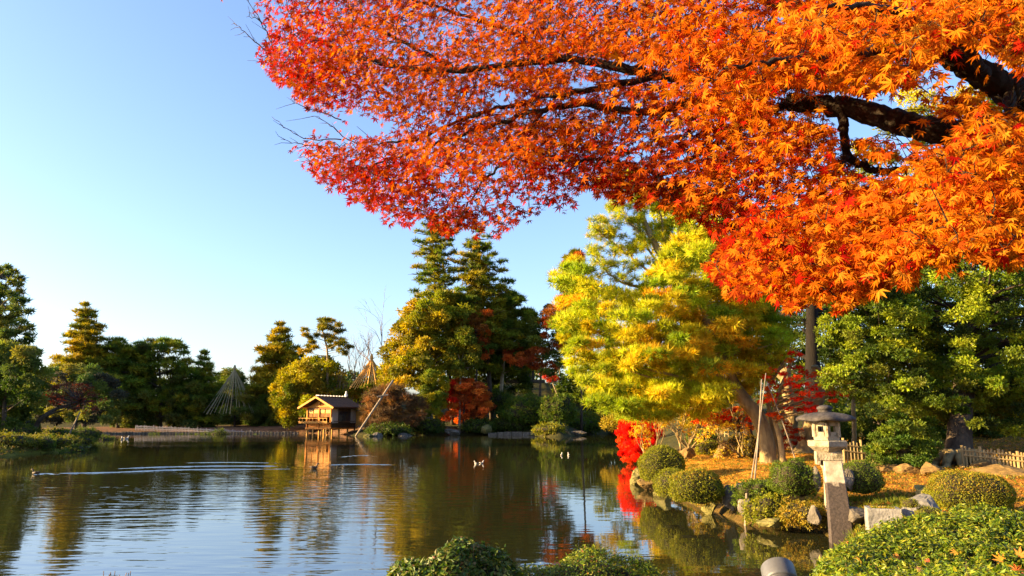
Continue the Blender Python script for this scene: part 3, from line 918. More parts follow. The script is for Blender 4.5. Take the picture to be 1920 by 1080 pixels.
for k, (px, py, sx, sz) in enumerate([(10, 850, 1.5, .5), (48, 848, 1.2, .45), (84, 845, 1.3, .5), (118, 842, 1.1, .45), (146, 838, 1.0, .5), (30, 838, 1.5, .6), (100, 832, 1.3, .5)]):
    c = W(px, py, .1); c[1] += 1.5; c[0] *= c[1] / (c[1] - 1.5); c[2] = g(c[0], c[1]) - .1
    clipped('moss_mound', ['mossy mound at the waterline at the left edge', 'mossy mound second from the left edge at the waterline', 'mossy mound in the middle of the left bank waterline', 'mossy mound right of the middle on the left bank waterline', 'mossy mound at the tip of the left bank', 'mossy mound set back at the left edge of the bank', 'mossy mound set back behind the middle of the left bank'][k],
            c, (sx, sx * .8, sz * 1.5), 700 + k, [(.15, .15, .016), (.20, .17, .018), (.10, .12, .016)], dens=95, leaf=.21, kind='sprig', cat='moss', lump=.15)
n = 2600; pts = np.array([W(px, py, .5) for px, py in zip(rngb.uniform(-60, 168, n), rngb.uniform(808, 856, n))])
d_ = shore_dist(pts[:, 0], pts[:, 1]); pts = pts[d_ > .15]; pts[:, 2] = gz(pts[:, 0], pts[:, 1])
V, Fc, cc, _, _ = scatter(T_SPRIG, pts, np.tile([0, 0, 1.0], (len(pts), 1)) + rngb.normal(size=(len(pts), 3)) * .4, .28, pick_cols([(.085, .09, .014), (.12, .11, .016), (.055, .07, .014), (.12, .07, .02)], len(pts), rngb), rngb)
tag(obj('ground_cover', V, Fc, M['leaf'], col=cc), kind='stuff')

# far shore fence and its clipped bushes
def fence(label, P0, P1, n, h, r, mat, rails=(.35, .75), group=None, stuff=False, name='bamboo_fence', seed=3, jit=.12):
    rng = RNG(seed)
    root = thing(name, label, 'fence', P0, group)
    mb = MB()
    for i in range(n):
        t = i / (n - 1)
        p = P0 * (1 - t) + P1 * t
        p = np.array([p[0], p[1], g(p[0], p[1])]) if P0[2] < -50 else p
        hh = h * (1 + rng.uniform(-jit, jit)) * (1.12 if i % 6 == 0 else 1)
        q = MB() if not stuff else mb
        q.bar(p - [0, 0, .1], p + [rng.uniform(-.02, .02), 0, hh], r * (1.5 if i % 6 == 0 else 1), 5)
        if not stuff: q.build('picket', M[mat], root)
    if stuff:
        o = mb.build('pickets', M[mat], root); o['kind'] = 'stuff'
    for f in rails:
        MB().bar(P0 + [0, -r, h * f], P1 + [0, -r, h * f], r * .9, 5).build('rail', M[mat], root)
    return root
fa, fb = A(255, 798, 126.5), A(556, 798, 126.5)
for q in (fa, fb): q[2] = g(q[0], q[1])
M['grey_wood'] = noise_mat('grey_wood', (.25, .23, .22), (.42, .39, .37), 3, .85, 0)
fence('long low grey picket fence on the far left shore', fa, fb, 110, .75, .05, 'grey_wood', stuff=True)
for k, (px, hw) in enumerate([(288, 11), (303, 7), (320, 7), (336, 10), (362, 10), (382, 12), (410, 16), (432, 8), (480, 9), (505, 8), (549, 8)]):
    c = A(px, 812, 126); c = W(px, 810, .35); c[2] = g(c[0], c[1]) - .05; m = c[1] / F
    clipped('clipped_bush', 'dark clipped bush, %s from the left in the row along the far waterline' % ['first', 'second', 'third', 'fourth', 'fifth', 'sixth', 'seventh', 'eighth', 'ninth', 'tenth', 'eleventh'][k], c, (hw * m, hw * m * .9, hw * m * 1.3), 100 + k, PAL['dark_broad'], dens=40, leaf=.3, kind='sprig', group='clipped bushes along the far waterline')

# ------------------------------------------------------------------ the wooded island hill, middle
region_tree('broad_evergreen', 'big domed yellow green evergreen on the left of the wooded hill', 'tree',
            [(715, 720), (722, 660), (742, 610), (765, 575), (800, 552), (850, 552), (880, 590), (890, 640), (868, 680), (820, 700), (770, 722)], 118, 12, 150, (10, 17), .5, 'sprig', 66, .78,
            PAL['sun_broad'] + PAL['warm_pine'], [(790, 790, 118), (800, 700, 118), (815, 600, 118)], .45, seed=120, limbs=.25)
tier_pine('pine_tree', 'tall open topped pine on the hill, left of the pair', 815, 405, 122,
          [(410, 20), (430, 42), (470, 52), (500, 56), (530, 62), (560, 66), (600, 56)], 15, 6, .8, PAL['olive_pine'] + PAL['dark_pine'], dens=20, tr=.42, lean=-35, seed=121, flat=.12, gap=.28, padf=.2, extra=2.2)
tier_pine('pine_tree', 'tall tapering pine on the hill, right of the pair', 898, 428, 120,
          [(434, 6), (455, 34), (480, 50), (520, 64), (560, 66), (600, 72), (650, 84)], 18, 7, .8, PAL['olive_pine'] + PAL['dark_pine'], dens=22, tr=.42, lean=-25, seed=122, flat=.13, gap=.18, padf=.21, extra=1.8)
region_tree('pine_tree', 'dark spreading evergreen on the right shoulder of the hill', 'pine tree',
            [(900, 620), (925, 575), (950, 545), (975, 560), (998, 590), (1006, 640), (990, 690), (930, 700), (895, 690)], 122, 8, 70, (9, 15), .34, 'tuft', 110, .8, PAL['dark_pine'] + PAL['olive_pine'][:1],
            [(935, 730, 122), (945, 660, 122), (950, 570, 122)], .35, seed=123, mat=M['needle'], limbs=.5, bark='pale_bark')
region_tree('autumn_maple', 'orange brown maple between the two tall pines', 'tree',
            [(865, 600), (885, 585), (915, 582), (922, 605), (912, 640), (920, 660), (900, 680), (880, 660), (868, 630)], 116, 4, 30, (6, 11), .45, 'sprig', 80, .5, PAL['brown_red'] + PAL['rust'][:2],
            [(895, 735, 116), (893, 660, 116), (892, 610, 116)], .2, seed=124, limbs=.5)
region_tree('autumn_maple', 'dark russet maple at the right end of the hill', 'tree',
            [(955, 690), (950, 660), (985, 640), (1005, 600), (1020, 575), (1045, 568), (1055, 600), (1062, 640), (1060, 680), (1040, 705), (990, 690)], 118, 6, 60, (8, 14), .45, 'sprig', 85, .55, PAL['brown_red'] + PAL['rust'][:1] + PAL['dark_broad'],
            [(1010, 740, 118), (1015, 690, 118), (1025, 620, 118)], .22, seed=125, limbs=.5)
region_tree('dark_evergreen', 'dark evergreen filling the shade under the tall pines', 'tree',
            [(840, 760), (850, 690), (900, 660), (960, 680), (1000, 700), (990, 740), (900, 770)], 127, 5, 60, (10, 16), .5, 'sprig', 90, .6, PAL['dark_broad'], None, .25, seed=126, limbs=.2)
region_tree('broad_evergreen', 'middle green evergreen right of the yellow dome on the hill', 'tree',
            [(840, 690), (850, 640), (868, 615), (895, 640), (892, 690), (870, 712)], 114, 5, 36, (9, 14), .55, 'sprig', 110, .55, PAL['mid_broad'], [(862, 735, 114), (864, 680, 114)], .22, seed=127, limbs=.3, bark='pale_bark')
region_tree('light_shrub', 'bright yellow green leafy shrub left of the orange maple on the far shore', 'shrub',
            [(782, 762), (784, 725), (800, 700), (820, 692), (836, 712), (834, 750), (822, 778), (795, 775)], 112, 4, 46, (6, 10), .7, 'sprig', 90, .42, PAL['sun_broad'] + [(.16, .19, .016)], [(808, 790, 112), (808, 740, 112)], .12, seed=128, limbs=.3)
region_tree('orange_maple', 'low spreading orange maple at the far waterline with red left tip', 'tree',
            [(822, 738), (845, 712), (870, 708), (900, 722), (916, 745), (920, 765), (900, 782), (860, 792), (832, 785), (842, 755)], 112, 5, 70, (6, 11), .34, 'sprig', 75, .46, PAL['rust'] + PAL['ember'][:1],
            [(868, 806, 112), (870, 770, 112), (868, 735, 112)], .16, seed=129, limbs=.5, pal2=PAL['fire'], pal2_at=lambda x, y, r: x < 852 and y < 752)
region_tree('brown_bush', 'wide bush of bare brown twigs and dry leaves behind the leaning pole', 'shrub',
            [(684, 768), (690, 738), (715, 722), (755, 728), (790, 752), (800, 780), (770, 798), (700, 800), (684, 790)], 110, 6, 60, (7, 13), .5, 'blade', 45, .75, [(.17, .085, .03), (.22, .11, .035), (.12, .07, .03)],
            [(735, 812, 110), (735, 770, 110)], .16, seed=130, limbs=.9, bark='twig')
for k, (px, py, hw, hh, D, pal, lab) in enumerate([
        (990, 772, 48, 26, 116, 'low_green', 'dark green spreading bush on the slope below the small shrine'),
        (1045, 768, 30, 24, 113, 'low_green', 'dark green bush behind the leaning pale trunk'),
        (900, 800, 30, 12, 113, 'dark_broad', 'low dark bush right of the orange maple at the waterline'),
        (960, 800, 34, 14, 116, 'dark_broad', 'low dark bush on the shore beneath the spreading green bush'),
        (800, 800, 30, 10, 112, 'dark_broad', 'low dark bush left of the orange maple at the waterline'),
        (730, 806, 36, 9, 107, 'dark_broad', 'dark mat of bush at the water beside the leaning pole'),
        (875, 740, 30, 20, 121, 'dark_broad', 'dark shrub on the hill above the orange maple'),
        (940, 755, 30, 18, 121, 'dark_broad', 'dark shrub on the hill left of the shrine steps'),
        (1100, 790, 26, 14, 112, 'mid_broad', 'olive bush at the far waterline under the golden pine'),
        (1030, 806, 26, 8, 104, 'mid_broad', 'low olive bush in front of the leaning pale trunk'),
        (1095, 806, 32, 10, 103, 'low_green', 'low green bush right of the tawny rocks'),
        (1140, 790, 30, 13, 108, 'mid_broad', 'olive bush behind the red bush on the far bank')]):
    D = landD(px, D, .6); c = A(px, py, D); c[2] = max(g(c[0], D) - .2, A(px, py + hh, D)[2]); m = D / F
    clipped('shrub', lab, c, (hw * m, hw * m * .8, 2 * hh * m), 140 + k, PAL[pal], dens=36, leaf=.44, kind='sprig', lump=.16, pow_=2.0)
# bare leaning trunk with a red tuft
b = W(1066, 806, .4); m = b[1] / F
root = thing('leaning_tree', 'pale bare trunk leaning left with a tuft of red leaves', 'tree', b)
Pt = np.array([A(1068, 806, b[1]), A(1058, 775, b[1]), A(1047, 745, b[1]), A(1036, 718, b[1]), A(1022, 690, b[1] + .5), A(1028, 662, b[1] + .5)])
Pt[0, 2] = g(b[0], b[1]) - .2
MB().tube(spline(Pt, 5), np.linspace(.2, .05, 26), 7).build('trunk', M['pale_bark'], root, smooth=True)
lb = MB()
for e in [(1005, 700), (1012, 672), (1050, 690), (1042, 668), (1060, 700), (1075, 780), (1082, 740)]:
    lb.tube(spline([Pt[3] if e[1] < 720 else Pt[0] + [.3, 0, .5], A((1036 + e[0]) / 2 + 4, (718 + e[1]) / 2 + 4, b[1]) if e[1] < 720 else A(1072, 790, b[1]), A(e[0], e[1], b[1])], 4), np.linspace(.1, .03, 9), 4)
lb.build('limbs', M['pale_bark'], root, smooth=True)
rng = RNG(151)
C, N, ids = clump_leaves(np.array([A(x, y, b[1]) for x, y in [(1022, 706), (1036, 704), (1030, 712), (1018, 700), (1042, 710)]]), np.tile([.55, .55, .4], (5, 1)), 70, rng)
V, Fc, cc, _, _ = scatter(T_SPRIG, C, N, .38, pick_cols(PAL['ember'][:1] + PAL['fire'], len(C), rng), rng)
obj('crown', V, Fc, M['leaf'], root, col=cc)

# leaning pole in front of the brown bush
mb = MB(); p0, p1 = A(667, 818, 104.5), A(737, 713, 107); mb.tube(spline([p0, (p0 + p1) / 2, p1], 4), .14, 7)
root = thing('leaning_pole', 'long pale pole leaning over the water in front of the brown bush', 'pole', p0)
mb.build('shaft', M['pole'], root, smooth=True)
q = A(716, 742, 106.2)
MB().bar(A(707, 744, 106.0), A(728, 740, 106.4), .12).build('cross_piece', M['pole'], root)

# rocks, stone wall and shrine on the far shore
k = 0
for px, py, sx, sz, D, mt, lab in [
        (1055, 806, 1.1, 1.0, 110, 'ochre_rock', 'tall tawny rock at the foot of the leaning pale trunk'),
        (1040, 815, .8, .45, 107, 'ochre_rock', 'low tawny rock at the water left of the tall tawny rock'),
        (1064, 814, .8, .75, 106, 'ochre_rock', 'rounded tawny rock at the water before the tall tawny rock'),
        (1085, 810, 1.2, .35, 110, 'rock', 'flat grey rock right of the tawny rocks'),
        (760, 815, 1.4, .4, 107, 'rock', 'flat grey rock at the far waterline left of the orange maple'),
        (690, 818, .9, .4, 104, 'moss_rock', 'small dark rock at the foot of the leaning pole'),
        (706, 816, 1.1, .5, 105, 'rock', 'grey rock between the leaning pole and the flat grey rock'),
        (850, 808, 1.6, .6, 112, 'rock', 'grey rock under the orange maple at the waterline'),
        (912, 803, 1.3, .8, 113, 'moss_rock', 'mossy rock right of the orange maple trunk')]:
    c = A(px, py, D); k += 1
    rock('rock', lab, (c[0], D, max(c[2] - sz * .3, .05)), (sx, sx * .8, sz), 160 + k, mt)
root = thing('stone_landing', 'low grey stone wall of long blocks along the far waterline', 'wall', A(940, 812, 112))
rng = RNG(175)
x0 = A(915, 812, 112)[0]; x1 = A(1002, 812, 112)[0]; x = x0
while x < x1:
    w = rng.uniform(.9, 1.7)
    MB().box((x + w / 2, 112 + rng.uniform(-.1, .1), .12 + rng.uniform(-.04, .06)), (w - .08, .9, .62 + rng.uniform(-.1, .1))).build('stone', M['rock'], root)
    x += w
c = A(985, 705, 128); gzz = A(985, 712, 128)[2]
root = thing('stone_shrine', 'small dark stone shrine in the shade on the hillside', 'shrine', (c[0], 128, gzz))
MB().box((c[0], 128, gzz - .3), (6.5, 2.2, .5)).build('plinth', M['rock'], root)
for dx in (-1.3, 1.3): MB().box((c[0] + dx, 127.6, gzz + 1.0), (.45, .45, 2.2)).build('pillar', M['rock'], root)
MB().box((c[0], 128.2, gzz + 1.0), (1.9, 1.2, 2.1)).build('body', M['pale_rock'], root)
MB().box((c[0], 127.9, gzz + 2.35), (4.2, 2.4, .5), taper=.6).build('roof', M['rock'], root)
MB().box((c[0], 128.3, gzz + 2.75), (2.2, 1.0, .4), taper=.5).build('ridge', M['rock'], root)

# ------------------------------------------------------------------ the teahouse on stilts
M['wood_warm'] = noise_mat('honey_boards', (.42, .13, .013), (.62, .225, .022), 2.5, .7, .2, 12, (1, 1, .25))
M['wood_pale'] = noise_mat('pale_boards', (.46, .205, .038), (.60, .31, .06), 3, .7, .2, 12)
M['wood_dark'] = noise_mat('dark_timber', (.05, .032, .02), (.12, .075, .04), 3, .8, .3, 10)
M['roof_bark'] = noise_mat('bark_shingle', (.055, .028, .015), (.13, .07, .04), 5, .9, .6, 16, (1, .3, 1))
M['plaster'] = noise_mat('plaster', (.36, .32, .27), (.46, .41, .35), 2, .9, .1)
M['paper'] = noise_mat('shoji_paper', (.60, .36, .11), (.68, .44, .15), 2, .9, 0)
M['dark_glass'] = noise_mat('dark_glass', (.02, .022, .03), (.04, .042, .05), 2, .15, 0, spec=.6)
M['straw_screen'] = noise_mat('reed_screen', (.38, .30, .05), (.52, .42, .09), 8, .8, .3, 30, (4, 4, .3))
M['tile_white'] = noise_mat('white_tile', (.55, .52, .48), (.70, .67, .62), 5, .7, .1)

def teahouse():
    th = math.radians(-25)
    Rz = np.array([[math.cos(th), -math.sin(th), 0], [math.sin(th), math.cos(th), 0], [0, 0, 1]])
    HD = 112.0; K = 1.22
    o0 = A(597, 803, HD); O = np.array([o0[0], HD, 0])
    zf = lambda z: (z - 1.22) * 1.12 + .95
    root = thing('teahouse', 'small wooden teahouse on stilts over the pond with sunlit gable', 'teahouse', O)
    def L(p):
        p = np.array(p, float) * [K, K, 1]; p[..., 2] = zf(p[..., 2])
        return p @ Rz.T + O
    def bx(name, c, s, mat, parent=None, tilt=None):
        R = Rz if tilt is None else Rz @ tilt
        return MB().box(L(c), np.array(s) * [K, K, 1.12], R).build(name, M[mat], parent or root)
    def bar(name, a, b, r, mat, parent=None, sides=6):
        return MB().bar(L(a), L(b), r * K, sides).build(name, M[mat], parent or root)
    hw = 1.81; dep = 4.9
    # stilts
    for x, y in [(-1.75, .05), (-.85, .05), (.45, .1), (1.75, .05), (-1.2, 1.6), (.1, 1.6), (1.75, 1.7), (-1.75, 3.2), (.6, 3.2), (1.75, 3.4), (1.75, 4.8), (2.8, 4.6), (-1.75, 4.8)]:
        bar('stilt', (x, y, -.8), (x, y, 1.18), .11, 'wood_pale')
    bx('floor', (0, dep / 2, 1.22), (3.9, dep + .3, .16), 'wood_warm')
    bx('deck', (-.25, -.42, 1.98), (4.3, .75, .10), 'wood_pale')
    # lower boarding
    for k in range(2):
        bx('board_panel', (-.92 + k * 1.80, .06, 1.64), (1.72, .06, .60), 'wood_warm')
    bx('board_panel', (1.84, 2.2, 1.62), (.06, 3.9, .56), 'wood_dark')
    bx('sill_beam', (0, .02, 1.33), (3.9, .16, .12), 'wood_pale')
    for x in (-1.78, 0, 1.78): bx('post', (x, .0, 2.55), (.15, .15, 2.5), 'wood_warm')
    # railing
    for z in (2.14, 2.58): bx('rail', (-.28, -.78, z), (4.35, .07, .07), 'wood_pale')
    for k in range(9): bx('baluster', (-2.35 + k * .52, -.78, 2.35), (.05, .05, .44), 'wood_pale')
    for z in (2.58,): bx('rail', (-2.42, -.35, z), (.07, .85, .07), 'wood_pale')
    # front windows: paper above, lattice over a dark panel below
    for k in range(4):
        x = -1.33 + k * .885
        w = bx('window', (x, .10, 3.22), (.80, .05, .98), 'wood_warm')
        bx('paper_pane', (x, .062, 3.48), (.70, .03, .40), 'paper', w)
        bx('opening', (x, .066, 2.97), (.62, .03, .42), 'wood_dark', w)  # shade of the room put into a dark panel behind the slats
        for q in (-.18, 0, .18): bx('slat', (x + q, .045, 2.97), (.045, .02, .44), 'wood_warm', w)
    bx('lintel', (0, .03, 3.80), (3.75, .16, .14), 'wood_dark')
    # gable field
    V = [L((-2.0, .10, 3.88)), L((2.0, .10, 3.88)), L((0, .10, 4.98)), L((-2.0, .2, 3.88)), L((2.0, .2, 3.88)), L((0, .2, 4.98))]
    obj('gable_board', V, [[0, 1, 2], [5, 4, 3], [0, 3, 4], [0, 4, 1], [1, 4, 5], [1, 5, 2], [2, 5, 3], [2, 3, 0]], M['wood_warm'], root)
    bx('gable_beam', (0, .0, 4.12), (3.2, .14, .12), 'wood_pale')
    bx('gable_strut', (0, .0, 4.45), (.14, .12, .55), 'wood_pale')
    for x in (-2.2, 2.2): bar('purlin', (x, -.62, 3.98), (x, 5.2, 3.98), .08, 'wood_pale')
    # roof: two thick slopes, bargeboards, ridge
    a = math.atan2(5.28 - 3.98, 2.62)
    for s in (-1, 1):
        t = np.array([[math.cos(a), 0, -s * -math.sin(a) * 1], [0, 1, 0], [s * -math.sin(a), 0, math.cos(a)]])
        t = np.array([[math.cos(s * a), 0, math.sin(s * a)], [0, 1, 0], [-math.sin(s * a), 0, math.cos(s * a)]])
        sl = bx('roof_slope', (s * 1.34, 2.3, 4.66), (2.98, 6.0, .16), 'roof_bark', None, t)
        for k in range(7):
            f = (k + .5) / 7
            bx('shingle_course', (s * (.12 + 2.6 * f), 2.3, 5.27 - 1.30 * f + .075), (.40, 5.96, .05), 'roof_bark', sl, t)
        bx('bargeboard', (s * 1.34, -.74, 4.60), (3.0, .09, .24), 'wood_pale', None, t)
    bx('ridge', (0, 2.3, 5.40), (.46, 5.8, .18), 'roof_bark')
    for k in range(10):
        bx('ridge_tile', (0, -.3 + k * .58, 5.54), (.52, .26, .13), 'tile_white')
    e = MB(); e.lathe([(0, .0), (.22, .05), (.30, .25), (.20, .5), (.12, .62), (.16, .74), (.10, .9), (0, .95)], 8, L((0, 5.15, 5.46)))
    e.build('ridge_ornament', M['tile_white'], root, smooth=True)
    # side wall towards the right
    bx('side_wall', (1.80, .75, 2.85), (.07, 1.15, 1.95), 'plaster')
    bx('side_wall', (1.80, 4.35, 2.85), (.07, 1.0, 1.95), 'plaster')
    w = bx('side_window', (1.79, 2.6, 2.9), (.06, 2.4, 1.8), 'wood_dark')
    for k in range(3): bx('pane', (1.835, 1.82 + k * .78, 2.8), (.03, .70, 1.35), 'dark_glass', w)
    bx('side_rail', (2.18, 2.2, 2.16), (.06, 4.2, .08), 'wood_dark')
    bx('side_deck', (2.02, 2.2, 1.92), (.5, 4.2, .08), 'wood_dark')
    bx('back_wall', (0, dep, 2.6), (3.6, .08, 2.7), 'wood_dark')
    bx('left_wall', (-1.80, 2.5, 2.6), (.07, 4.8, 2.6), 'wood_warm')
    # wing behind on the right
    bx('wing_wall', (2.75, 4.9, 2.55), (1.75, .10, 1.95), 'wood_pale')
    bx('wing_window', (2.72, 4.83, 2.55), (.62, .06, .95), 'wood_warm')
    for q in (-.2, 0, .2): bx('slat', (2.72 + q, 4.79, 2.55), (.05, .03, .92), 'wood_pale')
    for q in (0, 1, 2): bx('wing_foot', (2.15 + q * .6, 4.8, 1.42), (.12, .12, .5), 'wood_pale')
    bx('wing_side', (3.62, 5.9, 2.5), (.08, 2.0, 2.0), 'wood_dark')
    bx('wing_back', (2.75, 6.9, 2.5), (1.75, .1, 2.0), 'wood_dark')
    tl = math.radians(22); t = np.array([[math.cos(tl), 0, math.sin(tl)], [0, 1, 0], [-math.sin(tl), 0, math.cos(tl)]])
    bx('wing_roof', (3.1, 5.6, 3.72), (3.0, 3.0, .14), 'roof_bark', None, t)
    # curved reed screen at the side of the wing
    P = []
    for k in range(7):
        u = k / 6; x = 3.75 + u * .95 ; y = 5.0 + .5 * u * u
        P += [L((x, y, 1.6 + .25 * u)), L((x, y, 3.45))]
    P = np.array(P); Q = P + Rz @ np.array([0, .08, 0])
    f = []
    for k in range(6):
        b_ = 2 * k
        f += [[b_, b_ + 2, b_ + 3, b_ + 1], [14 + b_ + 1, 14 + b_ + 3, 14 + b_ + 2, 14 + b_], [b_ + 1, b_ + 3, 14 + b_ + 3, 14 + b_ + 1], [b_, 14 + b_, 14 + b_ + 2, b_ + 2]]
    f += [[0, 1, 15, 14], [12, 26, 27, 13]]
    obj('reed_screen', np.vstack([P, Q]), f, M['straw_screen'], root)
teahouse()

# ------------------------------------------------------------------ ducks and their wakes
M['duck_dark'] = noise_mat('dark_plumage', (.035, .025, .018), (.09, .06, .04), 14, .6, .2)
M['duck_light'] = noise_mat('pale_plumage', (.50, .46, .40), (.75, .70, .62), 14, .7, .1)
M['duck_bill'] = noise_mat('bill', (.30, .22, .06), (.36, .26, .08), 10, .5, 0)
def duck(label, px, py, heading, light, scale=1.0, group=None):
    p = W(px, py); a = heading
    R = np.array([[math.cos(a), -math.sin(a), 0], [math.sin(a), math.cos(a), 0], [0, 0, 1]])
    root = thing('duck', label, 'duck', p, group)
    def ell(P, r, rz, sides=10):
        P = np.array(P, float); V, Fc = tube_vf(P, 1.0, sides)
        c = np.repeat(P, sides, 0); d = V - c
        d *= np.repeat(np.array(r), sides)[:, None]; d[:, 2] *= rz
        return ((c + d) * scale) @ R.T + p, Fc
    b = MB(); b.add(*ell([(-.34, 0, .16), (-.26, 0, .12), (-.12, 0, .09), (.05, 0, .08), (.17, 0, .10), (.22, 0, .13)], [.01, .06, .13, .145, .10, .02], .75))
    body = b.build('body', M['duck_light' if light else 'duck_dark'], root, smooth=True)
    hd = MB(); hd.add(*ell([(.13, 0, .12), (.17, 0, .22), (.19, 0, .29), (.23, 0, .345), (.285, 0, .34), (.31, 0, .32)], [.065, .048, .045, .062, .055, .015], 1.0))
    hd.build('head', M['duck_dark' if not light else 'duck_light'], root, smooth=True)
    bl = MB(); bl.add(*ell([(.30, 0, .325), (.35, 0, .31), (.385, 0, .305)], [.028, .026, .008], .5, 6)); bl.build('bill', M['duck_bill'], root)
    w = MB()
    for s in (-1, 1): w.add(*ell([(-.30, s * .09, .17), (-.1, s * .135, .14), (.10, s * .10, .13)], [.01, .05, .02], 1.2, 6))
    w.build('wing', M['duck_dark'], root, smooth=True)
    return root
duck('dark duck swimming at the head of the long white wake before the teahouse', 589, 879, .15, False, .7)
duck('pale duck, left one of the two swimming close together below the orange maple', 893, 870, 3.0, True, .42)
duck('pale duck, right one of the two swimming close together below the orange maple', 903, 869, .2, True, .42)
duck('pale duck nearest the tawny rocks on the open water', 1053, 854, 1.3, True, .5)
duck('pale duck a little right of the one nearest the tawny rocks', 1066, 854, 1.7, True, .5)
duck('white duck, left one by the tip of the mossy left bank', 228, 824, 2.0, True, .9)
duck('white duck, right one by the tip of the mossy left bank', 237, 823, .4, True, 1.0)
duck('dark duck at the left end of the long white wake', 66, 889, 3.1, False, .6)

def wake(label, pts, half, height, seed, name='water_wake'):
    """a low swell running along PTS (photo pixels on the water)"""
    rng = RNG(seed)
    P = spline([W(x, y, .004) for x, y in pts], 40)
    n = len(P); T = norm(np.gradient(P, axis=0)); S = np.stack([-T[:, 1], T[:, 0], np.zeros(n)], 1)
    t = np.linspace(0, 1, n); env = np.minimum(1, np.minimum(t / .12, (1 - t) / .25)) ** .7
    wob = 1 + .35 * np.sin(t * 37 + rng.random() * 6) * np.sin(t * 13 + 1) + .12 * rng.normal(size=n)
    us = np.linspace(-1, 1, 9)
    V = []
    for u in us:
        V.append(P + S * (u * half * (1 + .15 * np.sin(t * 40)))[:, None] + np.array([0, 0, 1.0]) * (height * env * np.clip(wob, .2, 2) * (np.cos(u * np.pi) + 1) / 2)[:, None])
    V = np.vstack(V); f = []
    for i in range(len(us) - 1):
        for j in range(n - 1):
            f.append([i * n + j, (i + 1) * n + j, (i + 1) * n + j + 1, i * n + j + 1])
    f = np.array(f)[:, ::-1]
    o = obj(name, V, f, M['water'], smooth=True)
    tag(o, label, None, None, 'structure')
wake('long thin wake', [(80, 888), (200, 886), (330, 881), (450, 880), (585, 879)], .22, .022, 1)
wake('long thin wake', [(215, 879), (300, 876), (400, 874), (500, 874), (575, 877)], .24, .024, 2)
wake('long thin wake', [(345, 868), (420, 867), (500, 868), (560, 871)], .22, .016, 3)
wake('short wake', [(615, 872), (650, 871), (700, 871), (750, 872)], .22, .022, 4)
wake('short wake', [(640, 857), (675, 854), (710, 856)], .35, .022, 5)
wake('short wake', [(60, 891), (85, 888), (110, 890)], .25, .02, 6)

# ------------------------------------------------------------------ right bank: trees behind
region_tree('rusty_conifer', 'rust brown conifer peeping out left behind the golden pine', 'tree',
            [(1048, 620), (1055, 540), (1060, 490), (1072, 470), (1090, 470), (1110, 520), (1120, 600), (1100, 640)], 60, 4, 40, (8, 14), .35, 'tuft', 90, .42, PAL['rust'][:1] + PAL['brown_red'] + PAL['olive_pine'],
            [(1090, 800, 60), (1092, 600, 60), (1085, 480, 60)], .09, seed=200, mat=M['needle'], limbs=.5)
region_tree('dark_evergreen', 'dark tall evergreen with thick trunk behind the red maple', 'tree',
            [(1330, 740), (1340, 640), (1400, 560), (1450, 470), (1540, 430), (1640, 470), (1680, 560), (1660, 640), (1600, 700), (1500, 740), (1420, 750)], 42, 7, 150, (16, 26), .5, 'sprig', 62, .28,
            PAL['right_broad'] + PAL['dark_broad'], [(1527, 870, 40), (1524, 700, 40), (1522, 560, 40), (1520, 440, 41)], .50, seed=201, limbs=.15, front=-2, bark='shaded_bark')
RB = [(1560, 620), (1580, 520), (1640, 480), (1720, 450), (1800, 440), (1900, 430), (2060, 420), (2080, 700), (2000, 760), (1900, 780), (1800, 770), (1700, 770), (1620, 750), (1570, 700)]
region_tree('camphor_tree', 'spreading glossy evergreen with dark forked trunk at the right edge', 'tree',
            [(1690, 650), (1680, 560), (1710, 470), (1790, 430), (1900, 420), (2040, 420), (2060, 740), (1960, 770), (1860, 730), (1760, 720)], 25.5, 5, 250, (12, 25), .5, 'sprig', 84, .17,
            PAL['right_broad'], [(1806, 878, 26), (1808, 760, 26), (1812, 680, 26), (1830, 560, 26)], .30, seed=202, limbs=.3, mat=M['gloss_leaf'], bark='maple_bark', inner=.6)
region_tree('camphor_tree', 'low glossy evergreen boughs hanging between the lantern and the rooted trunk', 'tree',
            [(1545, 720), (1545, 600), (1565, 520), (1620, 490), (1700, 520), (1740, 640), (1800, 700), (1900, 690), (1970, 700), (1965, 815), (1880, 808), (1790, 795), (1700, 790), (1620, 765)], 25, 4, 270, (10, 22), .45, 'sprig', 74, .155,
            PAL['right_broad'] + [(.12, .14, .014)], [(1690, 872, 27), (1690, 760, 27), (1680, 640, 26.5)], .16, seed=203, limbs=.25, mat=M['gloss_leaf'], bark='maple_bark', inner=.6)
region_tree('dark_evergreen', 'shadowy evergreen filling the gap behind the glossy boughs', 'tree',
            [(1530, 850), (1530, 520), (1700, 440), (2060, 400), (2100, 860), (1800, 862), (1640, 850)], 44, 5, 190, (22, 36), .6, 'sprig', 60, .42,
            PAL['dark_broad'], [(1900, 870, 46), (1900, 600, 46)], .4, seed=204, limbs=.2)
region_tree('dark_understory', 'low dark evergreen thicket under the glossy trees behind the picket fence', 'shrub',
            [(1540, 845), (1560, 770), (1640, 745), (1760, 750), (1880, 760), (2020, 750), (2040, 858), (1800, 856), (1640, 848)], 33, 4, 120, (14, 24), .6, 'sprig', 60, .26, PAL['dark_broad'] + PAL['right_broad'][:1], [(1760, 862, 33), (1760, 800, 33)], .12, seed=207, limbs=.2)
region_tree('background_tree', 'dark tree standing far back between the golden pine and the dark evergreen', 'tree',
            [(1120, 800), (1130, 640), (1240, 560), (1400, 540), (1500, 600), (1540, 790)], 62, 8, 80, (14, 24), .6, 'sprig', 90, .42, PAL['mid_broad'] + PAL['olive_pine'], [(1330, 830, 62), (1330, 640, 62)], .3, seed=205, limbs=.2)
